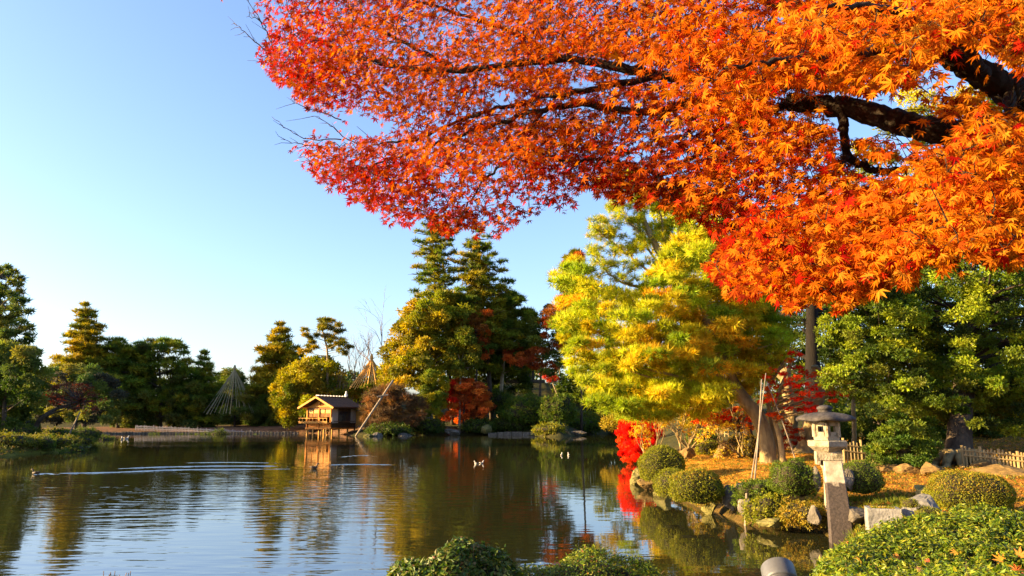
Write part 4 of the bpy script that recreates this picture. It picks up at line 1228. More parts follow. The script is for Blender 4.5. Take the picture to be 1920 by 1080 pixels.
region_tree('yellow_tree', 'tall yellow leaved tree seen through the gap in the maple boughs', 'tree',
            [(1560, 420), (1600, 260), (1700, 180), (1820, 150), (1930, 180), (2000, 420)], 52, 6, 60, (16, 28), .6, 'sprig', 110, .36, PAL['gold_pine'] + PAL['sun_broad'], [(1760, 840, 52), (1760, 400, 52)], .3, seed=206, limbs=.4)

# the golden pine
GP = [(1052, 520), (1068, 478), (1092, 500), (1120, 520), (1180, 560), (1235, 500), (1262, 450), (1320, 440), (1400, 500), (1440, 560), (1470, 620), (1455, 690), (1400, 735), (1330, 775), (1240, 788),
      (1170, 782), (1110, 755), (1080, 700), (1060, 650), (1050, 590)]
rp = [(1441, 874, 27.5), (1438, 830, 27.5), (1420, 780, 27.6), (1385, 735, 27.8), (1352, 670, 28), (1322, 600, 28), (1280, 540, 28), (1235, 470, 28.2), (1200, 400, 28.4)]
region_tree('golden_pine', 'large golden green pine leaning out over the pond from the right bank', 'pine tree', GP, 28, 6.5, 330, (15, 32), .27, 'feather', 92, .27,
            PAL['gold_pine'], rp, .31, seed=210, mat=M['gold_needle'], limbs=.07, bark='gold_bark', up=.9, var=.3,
            pal2=PAL['gold_only'], pal2_at=lambda x, y, r: (1200 < x < 1420 and 540 < y < 700 and r.random() < .42) or r.random() < .06)
# its loose upper sprays
root = None
for ob in bpy.data.objects:
    if ob.name == 'golden_pine': root = ob
rng = RNG(211); lb = MB(); cent = []
for path in [[(1235, 500), (1200, 440), (1165, 400), (1135, 350)], [(1240, 490), (1215, 420), (1195, 370), (1180, 330)], [(1230, 520), (1180, 480), (1140, 450), (1112, 428)], [(1250, 470), (1240, 410), (1225, 360)],
             [(1290, 480), (1300, 420), (1330, 380)], [(1270, 470), (1275, 400), (1280, 350)], [(1200, 540), (1150, 520), (1110, 470)]]:
    P = spline([A(x, y, 28.3 + rng.uniform(-.6, .6)) for x, y in path], 6, .03, rng)
    lb.tube(P, np.linspace(.06, .012, len(P)), 4)
    for i in range(3, len(P)):
        for j in range(2):
            e = P[i] + norm(rng.normal(size=3) + [0, 0, .5]) * rng.uniform(.2, .6)
            lb.tube(np.array([P[i], e]), [.014, .006], 3, cap=False); cent.append(e)
lb.build('upper_limbs', M['gold_bark'], root)
C, N, ids = clump_leaves(np.array(cent), np.tile([.22, .22, .14], (len(cent), 1)), 26, rng, up=.9)
V, Fc, cc, _, _ = scatter(T_FINE, C, N, .22, pick_cols(PAL['gold_pine'], len(C), rng, .3), rng)
obj('upper_needles', V, Fc, M['gold_needle'], root, col=cc)
region_tree('green_pine', 'green crowned tree rising behind the golden pine under the maple boughs', 'pine tree',
            [(1240, 480), (1230, 400), (1270, 360), (1340, 360), (1420, 400), (1480, 470), (1460, 560), (1380, 560), (1300, 540)], 36, 5, 60, (16, 28), .45, 'sprig', 150, .24, PAL['sun_broad'] + PAL['mid_broad'] + PAL['gold_pine'][:2],
            [(1400, 860, 36), (1395, 640, 36), (1360, 440, 36)], .28, seed=212, limbs=.4)

# big lit trunks between the red maple and the lantern
for k, (pts, r, D, lab) in enumerate([
        ([(1482, 862), (1484, 800), (1478, 740), (1470, 690)], .30, 33, 'thick sunlit trunk behind the slanting prop pole'),
        ([(1508, 868), (1516, 820), (1528, 770), (1536, 720)], .36, 30, 'thick sunlit trunk with spreading foot just left of the lantern'),
        ([(1601, 850), (1602, 800), (1600, 760), (1604, 720)], .10, 31, 'thin pale crooked trunk just right of the lantern'),
        ([(1650, 860), (1648, 790), (1650, 740)], .42, 36, 'broad tawny trunk behind the green bush right of the lantern'),
        ([(1456, 885), (1462, 850), (1448, 800), (1440, 740), (1452, 700)], .09, 27.8, 'thin leaning stem beside the golden pine trunk')]):
    P = np.array([A(x, y, D) for x, y in pts]); P[0, 2] = g(P[0, 0], D) - .15
    root = thing('tree_trunk', lab, 'tree', P[0])
    Q = spline(P, 6, r * .05, RNG(220 + k)); rr = np.linspace(r, r * .7, len(Q)); rr[0] *= 1.6; rr[1] *= 1.35; rr[2] *= 1.15
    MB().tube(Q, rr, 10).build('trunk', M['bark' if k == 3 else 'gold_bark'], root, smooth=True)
    mb = MB(); rng = RNG(230 + k)
    for j in range(4):
        e = Q[-1] + np.array([rng.uniform(-.6, .6), rng.uniform(-.4, .4), rng.uniform(.2, .7)])
        mb.tube(spline([Q[-1 - j], (Q[-1] + e) / 2 + rng.normal(size=3) * .15, e], 4), np.linspace(r * .5, r * .15, 9), 5)
    mb.build('limbs', M['gold_bark'], root, smooth=True)

# rooted trunk at right
P = np.array([A(1797, 884, 24), A(1796, 850, 24), A(1800, 800, 24.4), A(1806, 740, 25), A(1815, 680, 25.5)]); P[0, 2] = g(P[0, 0], 24) - .2
root = thing('rooted_trunk', 'dark trunk with sunlit flaring roots at the right, before the picket fence', 'tree', P[0])
Q = spline(P, 6, .02, RNG(240)); rr = np.linspace(.42, .28, len(Q)); rr[:5] += np.array([.30, .2, .12, .06, .02])
MB().tube(Q, rr, 14).build('trunk', M['bark'], root, smooth=True)  # shade on the trunk is put into its darker bark
rng = RNG(241)
for j in range(9):
    a = 2.2 + j * .42 + rng.uniform(-.15, .15)
    L = rng.uniform(.9, 1.7)
    e = P[0] + np.array([math.cos(a) * L, math.sin(a) * L, 0]); e[2] = g(e[0], e[1]) - .08
    s = Q[5] + np.array([math.cos(a), math.sin(a), 0]) * .22
    mid = P[0] + np.array([math.cos(a), math.sin(a), 0]) * (.55 + .15 * rng.random()); mid[2] = P[0][2] + .55
    MB().tube(spline([s, mid, (mid + e) / 2 + [0, 0, -.08], e], 5, .02, rng), np.linspace(.20, .07, 16), 7).build('root', M['gold_bark'], root, smooth=True)  # sunlight on the roots is put into a lighter bark

# red maples of the right bank
region_tree('red_maple', 'scarlet maple with leaf sprays behind the lantern', 'tree',
            [(1425, 730), (1455, 670), (1480, 650), (1510, 655), (1500, 690), (1540, 700), (1600, 705), (1605, 725), (1560, 765), (1500, 775), (1450, 790), (1432, 765)], 27, 3, 60, (8, 15), .36, 'star', 34, .105, PAL['fire'] + PAL['ember'][:1],
            [(1470, 872, 27), (1462, 820, 27), (1452, 780, 27), (1462, 730, 27), (1485, 680, 27)], .11, seed=250, limbs=.8, mat=M['maple'], bark='gold_bark')
region_tree('orange_maple', 'drooping orange red maple under the golden pine', 'tree',
            [(1300, 775), (1330, 755), (1380, 762), (1425, 770), (1440, 795), (1400, 805), (1340, 800), (1305, 795)], 32, 3, 40, (9, 16), .36, 'star', 40, .13, PAL['ember'] + PAL['rust'] + PAL['fire'][:1],
            [(1395, 852, 32), (1390, 810, 32), (1380, 775, 32)], .09, seed=251, limbs=.8, mat=M['maple'])
region_tree('crimson_maple', 'deep red low maple between the golden trunks', 'tree',
            [(1420, 830), (1430, 800), (1470, 790), (1510, 800), (1500, 830), (1460, 845)], 30, 2, 18, (8, 13), .4, 'star', 26, .11, [(.30, .03, .012), (.42, .06, .012)], [(1466, 870, 30), (1466, 820, 30)], .07, seed=252, limbs=.6, mat=M['maple'])
b = W(1212, 868, .35)
b[:2] = W(1212, 872, 0)[:2] + np.array([.25, .3]); b[2] = g(b[0], b[1]); D = b[1]
region_tree('red_bush', 'flaming red bush at the tip of the right bank', 'shrub',
            [(1164, 850), (1160, 815), (1170, 785), (1195, 778), (1232, 782), (1240, 808), (1222, 838), (1205, 858), (1185, 866), (1170, 862)], D, 1.8, 70, (8, 13), .6, 'star', 55, .15, PAL['fire'] + [(.80, .02, .012)],
            [(1214, 868, D), (1208, 840, D), (1200, 800, D)], .05, seed=253, limbs=1.0, mat=M['maple'])
# multi stemmed sunlit shrub
for k, (px, py, n, L, lab) in enumerate([(1282, 858, 6, 1.15, 'bushy cluster of bare golden stems under the golden pine'), (1222, 858, 3, .9, 'few bare golden stems beside the red bush'), (1392, 862, 3, 1.0, 'bare golden stems left of the leaning pine trunk')]):
    b = W(px, py, .8); b[2] = g(b[0], b[1])
    twig_tree('bare_shrub', lab, 'shrub', b, L, .045, 3, 260 + k, bark='gold_bark', stems=n, lean=(-.1, 0, 1), spread=.35, up=.2, fan=.28, pal=PAL['gold_only'], nper=10, size=.12, sr=.25)

# ------------------------------------------------------------------ right bank: clipped shrubs and rocks
def dome(px0, px1, pyt, pyb, label, seed, pal, D=None, depth=1.0, **kw):
    zb = .35
    if D is None: D = W((px0 + px1) / 2, pyb, zb)[1]
    xc = A((px0 + px1) / 2, pyb, D)[0]
    z0 = A((px0 + px1) / 2, pyb, D)[2]; z1 = A((px0 + px1) / 2, pyt, D)[2]
    hw = (px1 - px0) / 2 * D / F
    yc = D + hw * depth * .8
    sc = yc / D
    return clipped('clipped_shrub', label, (xc * sc, yc, z0 + .0), (hw * sc * 1.04, hw * depth, (z1 - z0) * .95), seed, PAL[pal], **kw)
dome(1204, 1281, 836, 908, 'tall rounded clipped shrub at the tip of the right bank', 300, 'clip', depth=.9, dens=3000, leaf=.05)
dome(1232, 1292, 880, 935, 'small clipped shrub between the two larger domes at the water', 301, 'clip', dens=3000, leaf=.048)
dome(1262, 1352, 880, 948, 'wide clipped shrub leaning over the waterline with a yellowed top', 302, 'clip', depth=.8, dens=3400, leaf=.046, patch=lambda d, r: (d[:, 2] > .5) & (r.random(len(d)) < .5))
dome(1308, 1348, 827, 856, 'small round clipped shrub on the orange ground behind the domes', 303, 'clip', dens=900, leaf=.085, D=33)
dome(1368, 1402, 815, 850, 'yellow rounded shrub left of the golden pine trunk', 304, 'clip_gold', D=31, dens=700, leaf=.09)
dome(1394, 1424, 815, 858, 'yellow upright shrub touching the golden pine trunk', 305, 'clip_gold', D=30, dens=700, leaf=.09)
dome(1340, 1375, 830, 852, 'low yellow shrub among the bare stems', 306, 'clip_gold', D=33, dens=700, leaf=.09)
dome(1290, 1345, 806, 835, 'dark green shrub back under the orange maple', 307, 'clip_green', D=38, dens=500, leaf=.1)
dome(1452, 1530, 862, 935, 'loose green shrub left of the lantern leg', 308, 'clip_green', D=16.9, dens=3000, leaf=.046, lump=.13)
dome(1576, 1650, 864, 930, 'smooth dark green dome right of the lantern leg', 309, 'clip_green', D=17.2, dens=4200, leaf=.032)
dome(1752, 1892, 882, 972, 'broad olive clipped shrub right of the boulder', 310, 'clip', D=14.2, depth=.75, dens=5200, leaf=.034, patch=lambda d, r: (d[:, 2] > .25) & (r.random(len(d)) < .55))
# ragged greenery tumbling over the bank
for k, (x0, x1, y0, y1, D, pal, lab) in enumerate([
        (1405, 1475, 935, 985, 16.8, 'clip', 'mossy mound at the waterline left of the lantern leg'),
        (1470, 1545, 945, 992, 16.2, 'clip_gold', 'golden mossy mound beside the foot of the lantern leg'),
        (1385, 1460, 905, 950, 17.8, 'clip_green', 'grey green tangle above the stone block'),
        (1308, 1345, 915, 950, 19.6, 'clip_gold', 'tawny leafy clump at the waterline beside the stone block')]):
    dome(x0, x1, y0, y1, lab, 320 + k, pal, D=D, dens=900, leaf=.085, lump=.2, pow_=2.0, kind='sprig', rough=.7, depth=.8)
region_tree('green_shrub', 'loose bright green shrub in front of the picket fence', 'shrub',
            [(1625, 850), (1640, 815), (1680, 795), (1730, 800), (1758, 830), (1745, 865), (1700, 885), (1650, 880)], 23, 2, 60, (9, 16), .5, 'sprig', 70, .13, PAL['low_green'] + PAL['right_broad'][:2],
            [(1690, 895, 23), (1690, 850, 23)], .05, seed=330, limbs=.6)
region_tree('small_tree', 'little layered tree on a thin stem behind the picket fence', 'tree',
            [(1820, 815), (1835, 795), (1865, 790), (1880, 808), (1860, 822), (1830, 826)], 33, 1.6, 22, (8, 13), .35, 'sprig', 50, .15, PAL['right_broad'][1:3], [(1847, 850, 33), (1848, 810, 33)], .045, seed=331, limbs=.8, bark='gold_bark')
region_tree('small_tree', 'little spreading tree at the right edge behind the picket fence', 'tree',
            [(1870, 825), (1880, 800), (1915, 795), (1950, 805), (1950, 835), (1905, 832)], 33, 1.6, 24, (8, 13), .35, 'sprig', 50, .15, PAL['right_broad'][:2], [(1899, 860, 33), (1900, 815, 33)], .045, seed=332, limbs=.8, bark='gold_bark')
for k, (px, py, sx, sy, sz, D, mt, lab) in enumerate([
        (1198, 898, .38, .38, .40, 28.6, 'moss_rock', 'mossy rock at the tip of the right bank'),
        (1212, 908, .36, .34, .24, 26.4, 'ochre_rock', 'low yellow rock at the water before the tall clipped shrub'),
        (1244, 922, .40, .3, .28, 24.2, 'moss_rock', 'mossy rock under the small clipped shrub'),
        (1330, 950, .30, .25, .22, 19.8, 'moss_rock', 'small mossy rock under the wide clipped shrub'),
        (1370, 932, .20, .26, .34, 18.9, 'pale_rock', 'upright grey stone block at the waterline'),
        (1420, 912, .60, .30, .22, 18.8, 'rock', 'long flat stone topping the bank behind the stone block'),
        (1402, 952, .22, .2, .30, 17.8, 'rock', 'small grey rock right of the upright stone block'),
        (1450, 980, .4, .35, .15, 16.8, 'moss_rock', 'mossy rock at the waterline below the green shrub'),
        (1530, 898, .11, .12, .26, 16.9, 'rock', 'narrow grey standing rock left of the lantern leg'),
        (1592, 902, .13, .14, .27, 17.2, 'rock', 'grey standing rock right of the lantern leg'),
        (1527, 968, .14, .18, .24, 16.0, 'rock', 'brown rock at the water left of the lantern leg'),
        (1606, 968, .28, .28, .22, 15.2, 'rock', 'flat topped rock right of the lantern foot'),
        (1726, 958, .42, .38, .34, 13.6, 'pale_rock', 'grey boulder with moss beside the olive clipped shrub'),
        (1880, 895, .95, .6, .42, 20.5, 'ochre_rock', 'big sunlit tawny boulder at the right edge'),
        (1840, 884, .55, .45, .35, 22.5, 'ochre_rock', 'tawny boulder left of the big one at the right edge'),
        (1700, 885, .45, .4, .25, 22, 'ochre_rock', 'tawny rock below the bright green shrub'),
        (1660, 880, .5, .4, .22, 22.5, 'ochre_rock', 'flat tawny rock left of the bright green shrub'),
        (1745, 882, .42, .4, .28, 21.5, 'ochre_rock', 'tawny rock at the foot of the sunlit roots'),
        (1630, 872, .6, .4, .18, 23.5, 'moss_rock', 'long low rock behind the smooth green dome'),
        (1362, 838, .4, .4, .35, 32, 'ochre_rock', 'yellow rock beside the small round clipped shrub'),
        (1350, 850, .35, .3, .22, 30, 'ochre_rock', 'low yellow rock before the yellow shrubs'),
        (1290, 850, .4, .35, .25, 31, 'ochre_rock', 'low yellow rock at the foot of the bare golden stems'),
        (1740, 925, .3, .25, .2, 15.5, 'moss_rock', 'small mossy rock behind the grey boulder')]):
    c = A(px, py, D)
    rock('rock', lab, (c[0], D, c[2]), (sx, sy, sz), 340 + k, mt, cuts=12)
# moss caps on the boulder
for k, (px, py, D, s, lab) in enumerate([(1706, 943, 13.0, .13, 'round moss cushion on top of the grey boulder, left one'), (1738, 960, 12.9, .17, 'larger moss cushion on the flank of the grey boulder')]):
    c = A(px, py, D)
    clipped('moss_cushion', lab, (c[0], D, c[2] - s * .6), (s, s, s * 1.1), 370 + k, PAL['clip'], dens=9000, leaf=.022, cat='moss')
# carved stone trough
M['trough'] = noise_mat('trough_stone', (.11, .107, .10), (.27, .26, .245), 6, .85, .5, 26)
c = A(1664, 972, 13.2); zt = A(1664, 954, 13.2)[2]; zb = zt - .42
root = thing('stone_basin', 'pale square cut stone basin with moss in its top', 'basin', (c[0], 13.2, zb))
R = np.array([[math.cos(-.3), -math.sin(-.3), 0], [math.sin(-.3), math.cos(-.3), 0], [0, 0, 1]])
ctr = np.array([c[0], 13.35, 0]); R = R @ np.diag([.8, .8, 1.0])
def lb_(p): return R @ np.array(p) + ctr
MB().box(lb_((0, 0, zb + .13)), (.66, .56, .30), R).build('block', M['trough'], root)
for q, s in (((0, -.235, zt - .07), (.66, .09, .15)), ((0, .235, zt - .07), (.66, .09, .15)), ((-.285, 0, zt - .07), (.09, .378, .15)), ((.285, 0, zt - .07), (.09, .378, .15))):
    MB().box(lb_(q), s, R, .97).build('rim', M['trough'], root)
rng = RNG(375); pts = np.array([lb_((rng.uniform(-.23, .23), rng.uniform(-.18, .18), zt - .05 + rng.uniform(-.03, .03))) for _ in range(700)])
V, Fc, cc, _, _ = scatter(T_SPRIG, pts, np.tile([0, 0, 1.], (len(pts), 1)) + rng.normal(size=(len(pts), 3)) * .4, .06, pick_cols(PAL['clip'] + PAL['clip_gold'], len(pts), rng), rng)
o = obj('moss_fill', V, Fc, M['leaf'], root, col=cc)

# ground cover of moss, fallen leaves and low plants on the right bank
def cover(name, n, region, size, pal, templ, seed, zmin=.12, lift=0.0, rough=.5, w=None):
    rng = RNG(seed)
    px = rng.uniform(region[0], region[1], n); D = rng.uniform(region[2], region[3], n)
    x = (px - 960) / F * D
    d = shore_dist(x, D); k = d > zmin; x, D = x[k], D[k]
    z = gz(x, D) + lift
    C = np.stack([x, D, z], 1)
    N = np.tile([0, 0, 1.0], (len(C), 1)) + rng.normal(size=C.shape) * rough
    V, Fc, cc, _, _ = scatter(templ, C, N, size * rng.uniform(.6, 1.3, len(C)), pick_cols(pal, len(C), rng, .3, .12, w), rng)
    tag(obj(name, V, Fc, M['leaf'], col=cc), kind='stuff')
cover('fallen_leaves', 26000, (1180, 1990, 13, 36), .085, [(.50, .22, .02), (.36, .13, .02), (.56, .30, .03), (.24, .14, .03)], T_DIAMOND, 380, .35, .012, .35)
cover('moss_tufts', 8500, (1180, 1990, 14, 34), .09, [(.14, .13, .014), (.10, .11, .012), (.24, .17, .018)], T_SPRIG, 381, .1, .0, .5)
cover('shore_grass', 2600, (1380, 1680, 12.5, 18), .13, PAL['low_green'] + PAL['clip'], T_BLADE, 382, .05, .0, .35)

# picket fences
def fz(px, py, D):
    p = A(px, py, D); p[2] = g(p[0], D); return p
def px_fence(label, a, b, n, h, seed):
    Da, Db = a[2], b[2]
    root = thing('picket_fence', label, 'fence', fz(*a))
    P0, P1 = A(*a), A(*b)
    rng = RNG(seed); me = []
    for i in range(n):
        t = i / (n - 1); p = P0 * (1 - t) + P1 * t
        hh = h * (1 + rng.uniform(-.12, .12)) * (1.2 if i % 5 == 0 else 1)
        MB().bar(p - [0, 0, .35], p + [rng.uniform(-.015, .015), 0, hh], .028 if i % 5 else .042, 6).build('picket', M['bamboo'], root)
    for f in (.3, .72):
        MB().bar(P0 + [0, -.04, h * f], P1 + [0, -.04, h * f], .022, 5).build('rail', M['bamboo'], root)
px_fence('low bamboo picket fence right of the lantern', (1582, 852, 24), (1650, 862, 24), 11, .42, 1)
px_fence('low bamboo picket fence at the right edge', (1806, 860, 22.8), (1960, 876, 22), 23, .34, 2)
px_fence('short bamboo picket fence between the golden trunks', (1444, 850, 33), (1476, 852, 33), 7, .8, 3)
px_fence('small grey picket fence back under the orange maple', (1328, 812, 50), (1366, 820, 46), 7, .6, 4)

# prop poles
for k, (a, b_, r, lab) in enumerate([((1406, 898, 22), (1436, 700, 24), .022, 'tall thin prop pole, left of the crossed pair before the golden pine'), ((1413, 900, 22), (1428, 712, 23.6), .026, 'tall prop pole, right of the crossed pair before the golden pine'),
                              ((1496, 866, 26), (1438, 716, 26), .026, 'slanting prop pole leaning left towards the golden pine')]):
    p0, p1 = A(*a), A(*b_)
    p0[2] -= .2
    o = MB(); Q = spline([p0, (p0 + p1) / 2 + [.03, 0, .02], p1], 4); o.tube(Q, np.linspace(r, r * .7, len(Q)), 7)
    tag(o.build('prop_pole', M['pole'], smooth=True), lab, 'pole')
p0, p1 = A(1394, 968, 17.6), A(1400, 925, 17.8)
o = MB(); o.bar(p0 - [0, 0, .5], p1, .028, 6); tag(o.build('mooring_stake', M['pole']), 'short reddish stake standing in the water by the stone block', 'stake')

# ------------------------------------------------------------------ the two legged stone lantern
def stain_mat():
    m, nt, out = new_mat('stained_granite')
    p = nt.nodes.new('ShaderNodeBsdfPrincipled'); p.inputs['Roughness'].default_value = .85
    tc = nt.nodes.new('ShaderNodeTexCoord'); sep = nt.nodes.new('ShaderNodeSeparateXYZ'); nt.links.new(tc.outputs['Object'], sep.inputs[0])
    n = nt.nodes.new('ShaderNodeTexNoise'); n.inputs['Scale'].default_value = 7; n.inputs['Detail'].default_value = 8; nt.links.new(tc.outputs['Object'], n.inputs['Vector'])
    n3 = nt.nodes.new('ShaderNodeTexNoise'); n3.inputs['Scale'].default_value = 24; n3.inputs['Detail'].default_value = 8; nt.links.new(tc.outputs['Object'], n3.inputs['Vector'])
    ad = nt.nodes.new('ShaderNodeMath'); ad.operation = 'MULTIPLY_ADD'; ad.inputs[1].default_value = .34
    nt.links.new(n.outputs['Fac'], ad.inputs[0]); nt.links.new(sep.outputs[2], ad.inputs[2])
    mr = nt.nodes.new('ShaderNodeMapRange'); mr.inputs[1].default_value = 1.30; mr.inputs[2].default_value = 1.35
    nt.links.new(ad.outputs[0], mr.inputs[0])
    r1 = nt.nodes.new('ShaderNodeValToRGB'); r1.color_ramp.elements[0].position = .3; r1.color_ramp.elements[0].color = (.020, .014, .012, 1); r1.color_ramp.elements[1].position = .72; r1.color_ramp.elements[1].color = (.062, .044, .037, 1)
    r2 = nt.nodes.new('ShaderNodeValToRGB'); r2.color_ramp.elements[0].position = .35; r2.color_ramp.elements[0].color = (.22, .17, .12, 1); r2.color_ramp.elements[1].position = .65; r2.color_ramp.elements[1].color = (.40, .34, .26, 1)
    nt.links.new(n3.outputs['Fac'], r1.inputs[0]); nt.links.new(n.outputs['Fac'], r2.inputs[0])
    mx = nt.nodes.new('ShaderNodeMix'); mx.data_type = 'RGBA'
    nt.links.new(mr.outputs[0], mx.inputs[0]); nt.links.new(r1.outputs[0], mx.inputs[6]); nt.links.new(r2.outputs[0], mx.inputs[7])
    nt.links.new(mx.outputs[2], p.inputs['Base Color'])
    b = nt.nodes.new('ShaderNodeBump'); b.inputs['Strength'].default_value = .5; b.inputs['Distance'].default_value = .015
    nt.links.new(n3.outputs['Fac'], b.inputs['Height']); nt.links.new(b.outputs[0], p.inputs['Normal']); nt.links.new(p.outputs[0], out.inputs[0])
    return m
M['stain'] = stain_mat()
M['granite'] = noise_mat('cream_granite', (.11, .09, .055), (.34, .285, .20), 5, .9, .7, 30, c3=(.30, .25, .175))
M['roof_stone'] = noise_mat('dark_granite', (.022, .019, .019), (.070, .061, .058), 7, .85, .5, 26)

def lantern():
    D = 15.35
    fx = A(1574, 1010, D)[0]
    root = thing('stone_lantern', 'two legged stone lantern with wide dark cap standing at the waterline', 'lantern', (fx, D, 0))
    top = A(1560, 866, D)         # underside of the collar block
    zt = top[2]; tx = top[0]
    def hexa(prof, loc, name, mat, rot=math.radians(12), sides=6, smooth=False):
        return MB().lathe(prof, sides, loc, rot).build(name, M[mat], root, smooth=smooth)
    cy = D + .12
    # front leg: a slab that flares and bows down into the water
    P0, P1 = np.array([fx, D - .1, -.35]), np.array([tx + .04, cy - .02, zt + .03])
    V = []; n = 9
    for i in range(n):
        t = i / (n - 1); c = P0 * (1 - t) + P1 * t + np.array([0, -.05 * math.sin(math.pi * t), 0])
        w = .225 * (1 - t) + .175 * t; d = .16 * (1 - t) + .13 * t
        ch = .02
        for (x, y) in ((-w, -d + ch), (-w + ch, -d), (w - ch, -d), (w, -d + ch), (w, d - ch), (w - ch, d), (-w + ch, d), (-w, d - ch)):
            a = -.27
            V.append(c + np.array([x * math.cos(a) - y * math.sin(a), x * math.sin(a) + y * math.cos(a), 0]))
    f = []
    for i in range(n - 1):
        for j in range(8):
            k = (j + 1) % 8
            f.append([i * 8 + j, i * 8 + k, (i + 1) * 8 + k, (i + 1) * 8 + j])
    obj('leg', V, f, M['stain'], root)
    # rear leg, shorter, resting on the bank
    Pr = spline([(tx + .02, cy + .22, zt), (tx + .24, cy + .55, zt - .25), (tx + .36, cy + .85, .75), (tx + .38, cy + .95, .35)], 5)
    MB().tube(Pr, np.linspace(.15, .17, len(Pr)), 8).build('leg', M['granite'], root, smooth=True)
    # collar block with a notch over the leg
    a = -.27; Rr = np.array([[math.cos(a), -math.sin(a), 0], [math.sin(a), math.cos(a), 0], [0, 0, 1]])
    MB().box((tx + .01, cy + .06, zt + .115), (.50, .44, .165), Rr, .97).build('collar', M['granite'], root)
    for s in (-1, 1): MB().box(np.array([tx + .01, cy + .06, zt - .012]) + Rr @ np.array([s * .21, 0, 0]), (.07, .40, .092), Rr).build('collar_lip', M['granite'], root)
    z = zt + .20
    # six sided platform
    hexa([(0, 0), (.27, 0), (.31, .03), (.41, .105), (.415, .20), (.39, .22), (0, .22)], (tx, cy + .06, z), 'platform', 'granite')
    z += .225
    # fire box: corner posts, sills and open windows
    r = .262; hgt = .40; rot = math.radians(12)
    cor = [np.array([tx + r * math.cos(rot + k * math.pi / 3), cy + .06 + r * math.sin(rot + k * math.pi / 3), z]) for k in range(6)]
    fb = hexa([(0, 0), (r + .01, 0), (r + .01, .075), (r - .04, .075), (0, .075)], (tx, cy + .06, z), 'fire_box', 'granite')
    hb = MB().lathe([(0, hgt - .07), (r + .01, hgt - .07), (r + .01, hgt + .02), (0, hgt + .02)], 6, (tx, cy + .06, z), rot).build('fire_box_top', M['granite'], root)
    ctr = np.array([tx, cy + .06, z])
    for k in range(6):
        p, q = cor[k], cor[(k + 1) % 6]
        MB().bar(p + [0, 0, .06], p + [0, 0, hgt - .05], .034, 6).build('corner_post', M['granite'], fb)
        mid = (p + q) / 2; e = norm(q - p); nrm = norm(mid - ctr)
        Rk = np.stack([e, -nrm, [0, 0, 1]], 1)
        L = np.linalg.norm(q - p)
        if k in (3, 4, 0, 1):     # windows: frames round an opening
            for s in (-1, 1): MB().box(mid + e * s * L * .36 - nrm * .02 + [0, 0, hgt / 2], (.07, .05, hgt - .14), Rk).build('window_frame', M['granite'], fb)
            MB().box(mid - nrm * .02 + [0, 0, .118], (L * .66, .05, .09), Rk).build('window_frame', M['granite'], fb)
            MB().box(mid - nrm * .02 + [0, 0, hgt - .09], (L * .66, .05, .06), Rk).build('window_frame', M['granite'], fb)
        else:
            MB().box(mid - nrm * .02 + [0, 0, hgt / 2], (L * .95, .05, hgt - .14), Rk).build('wall_slab', M['granite'], fb)
    z += hgt + .02
    # broad cap with a rolled rim
    V, Fc = [], []
    sides = 36
    prof = [(0, .0), (.25, .0), (.50, -.02), (.585, -.04), (.61, -.015), (.60, .015), (.52, .065), (.38, .105), (.20, .135), (.12, .142), (0, .144)]
    for (rr, zz) in prof:
        for j in range(sides):
            an = j / sides * 2 * math.pi
            he = 1 - .045 * (1 - math.cos(6 * (an - rot))) * (rr / .59)
            up = .015 * math.cos(6 * (an - rot)) * (rr / .59) ** 2
            V.append((tx + rr * he * math.cos(an), cy + .06 + rr * he * math.sin(an), z + zz + up))
    for i in range(len(prof) - 1):
        for j in range(sides):
            k = (j + 1) % sides
            Fc.append([i * sides + j, i * sides + k, (i + 1) * sides + k, (i + 1) * sides + j])
    obj('cap', V, Fc, M['roof_stone'], root, smooth=True)
    MB().lathe([(0, 0), (.12, 0), (.135, .02), (.115, .035), (.13, .055), (.155, .08), (.145, .115), (.09, .145), (.03, .155), (0, .156)], 16, (tx, cy + .06, z + .13)).build('finial', M['roof_stone'], root, smooth=True)
lantern()

# ------------------------------------------------------------------ near shrubs at the bottom of the picture
def single_leaves(root, name, templ, C, R, S, cols, mat, n, alike=None):
    """the N leaves that show largest, each as an object sharing one of a few meshes; returns the mask of those taken"""
    px, py, d = project(C)
    ok = (px > 5) & (px < 1915) & (py > 4) & (py < 1076) & (d > .3)
    face = np.abs((R[:, :, 2] * norm(C - np.array([0, 0, CAMZ]))).sum(1))
    score = np.where(ok, S / np.maximum(d, .1) * (.3 + face), 0)
    take = np.argsort(-score)[:n]
    take = take[score[take] > 0]
    rl = np.array(root.location) if root.type == 'EMPTY' else np.zeros(3)
    mes = []
    for i, (tv, tf) in enumerate(templ):
        mes.append(mesh(name, tv, tf, mat))
    for q in take:
        o = bpy.data.objects.new(name, mes[int(q) % len(mes)])
        COL.objects.link(o); o.parent = root
        Mx = Matrix.Identity(4)
        RS = R[q] * S[q]
        for i in range(3):
            for j in range(3): Mx[i][j] = float(RS[i, j])
            Mx[i][3] = float(C[q][i] - rl[i])
        o.matrix_local = Mx
        o.color = (*[float(v) for v in cols[q]], 1.0)
    m = np.zeros(len(C), bool); m[take] = True
    return m

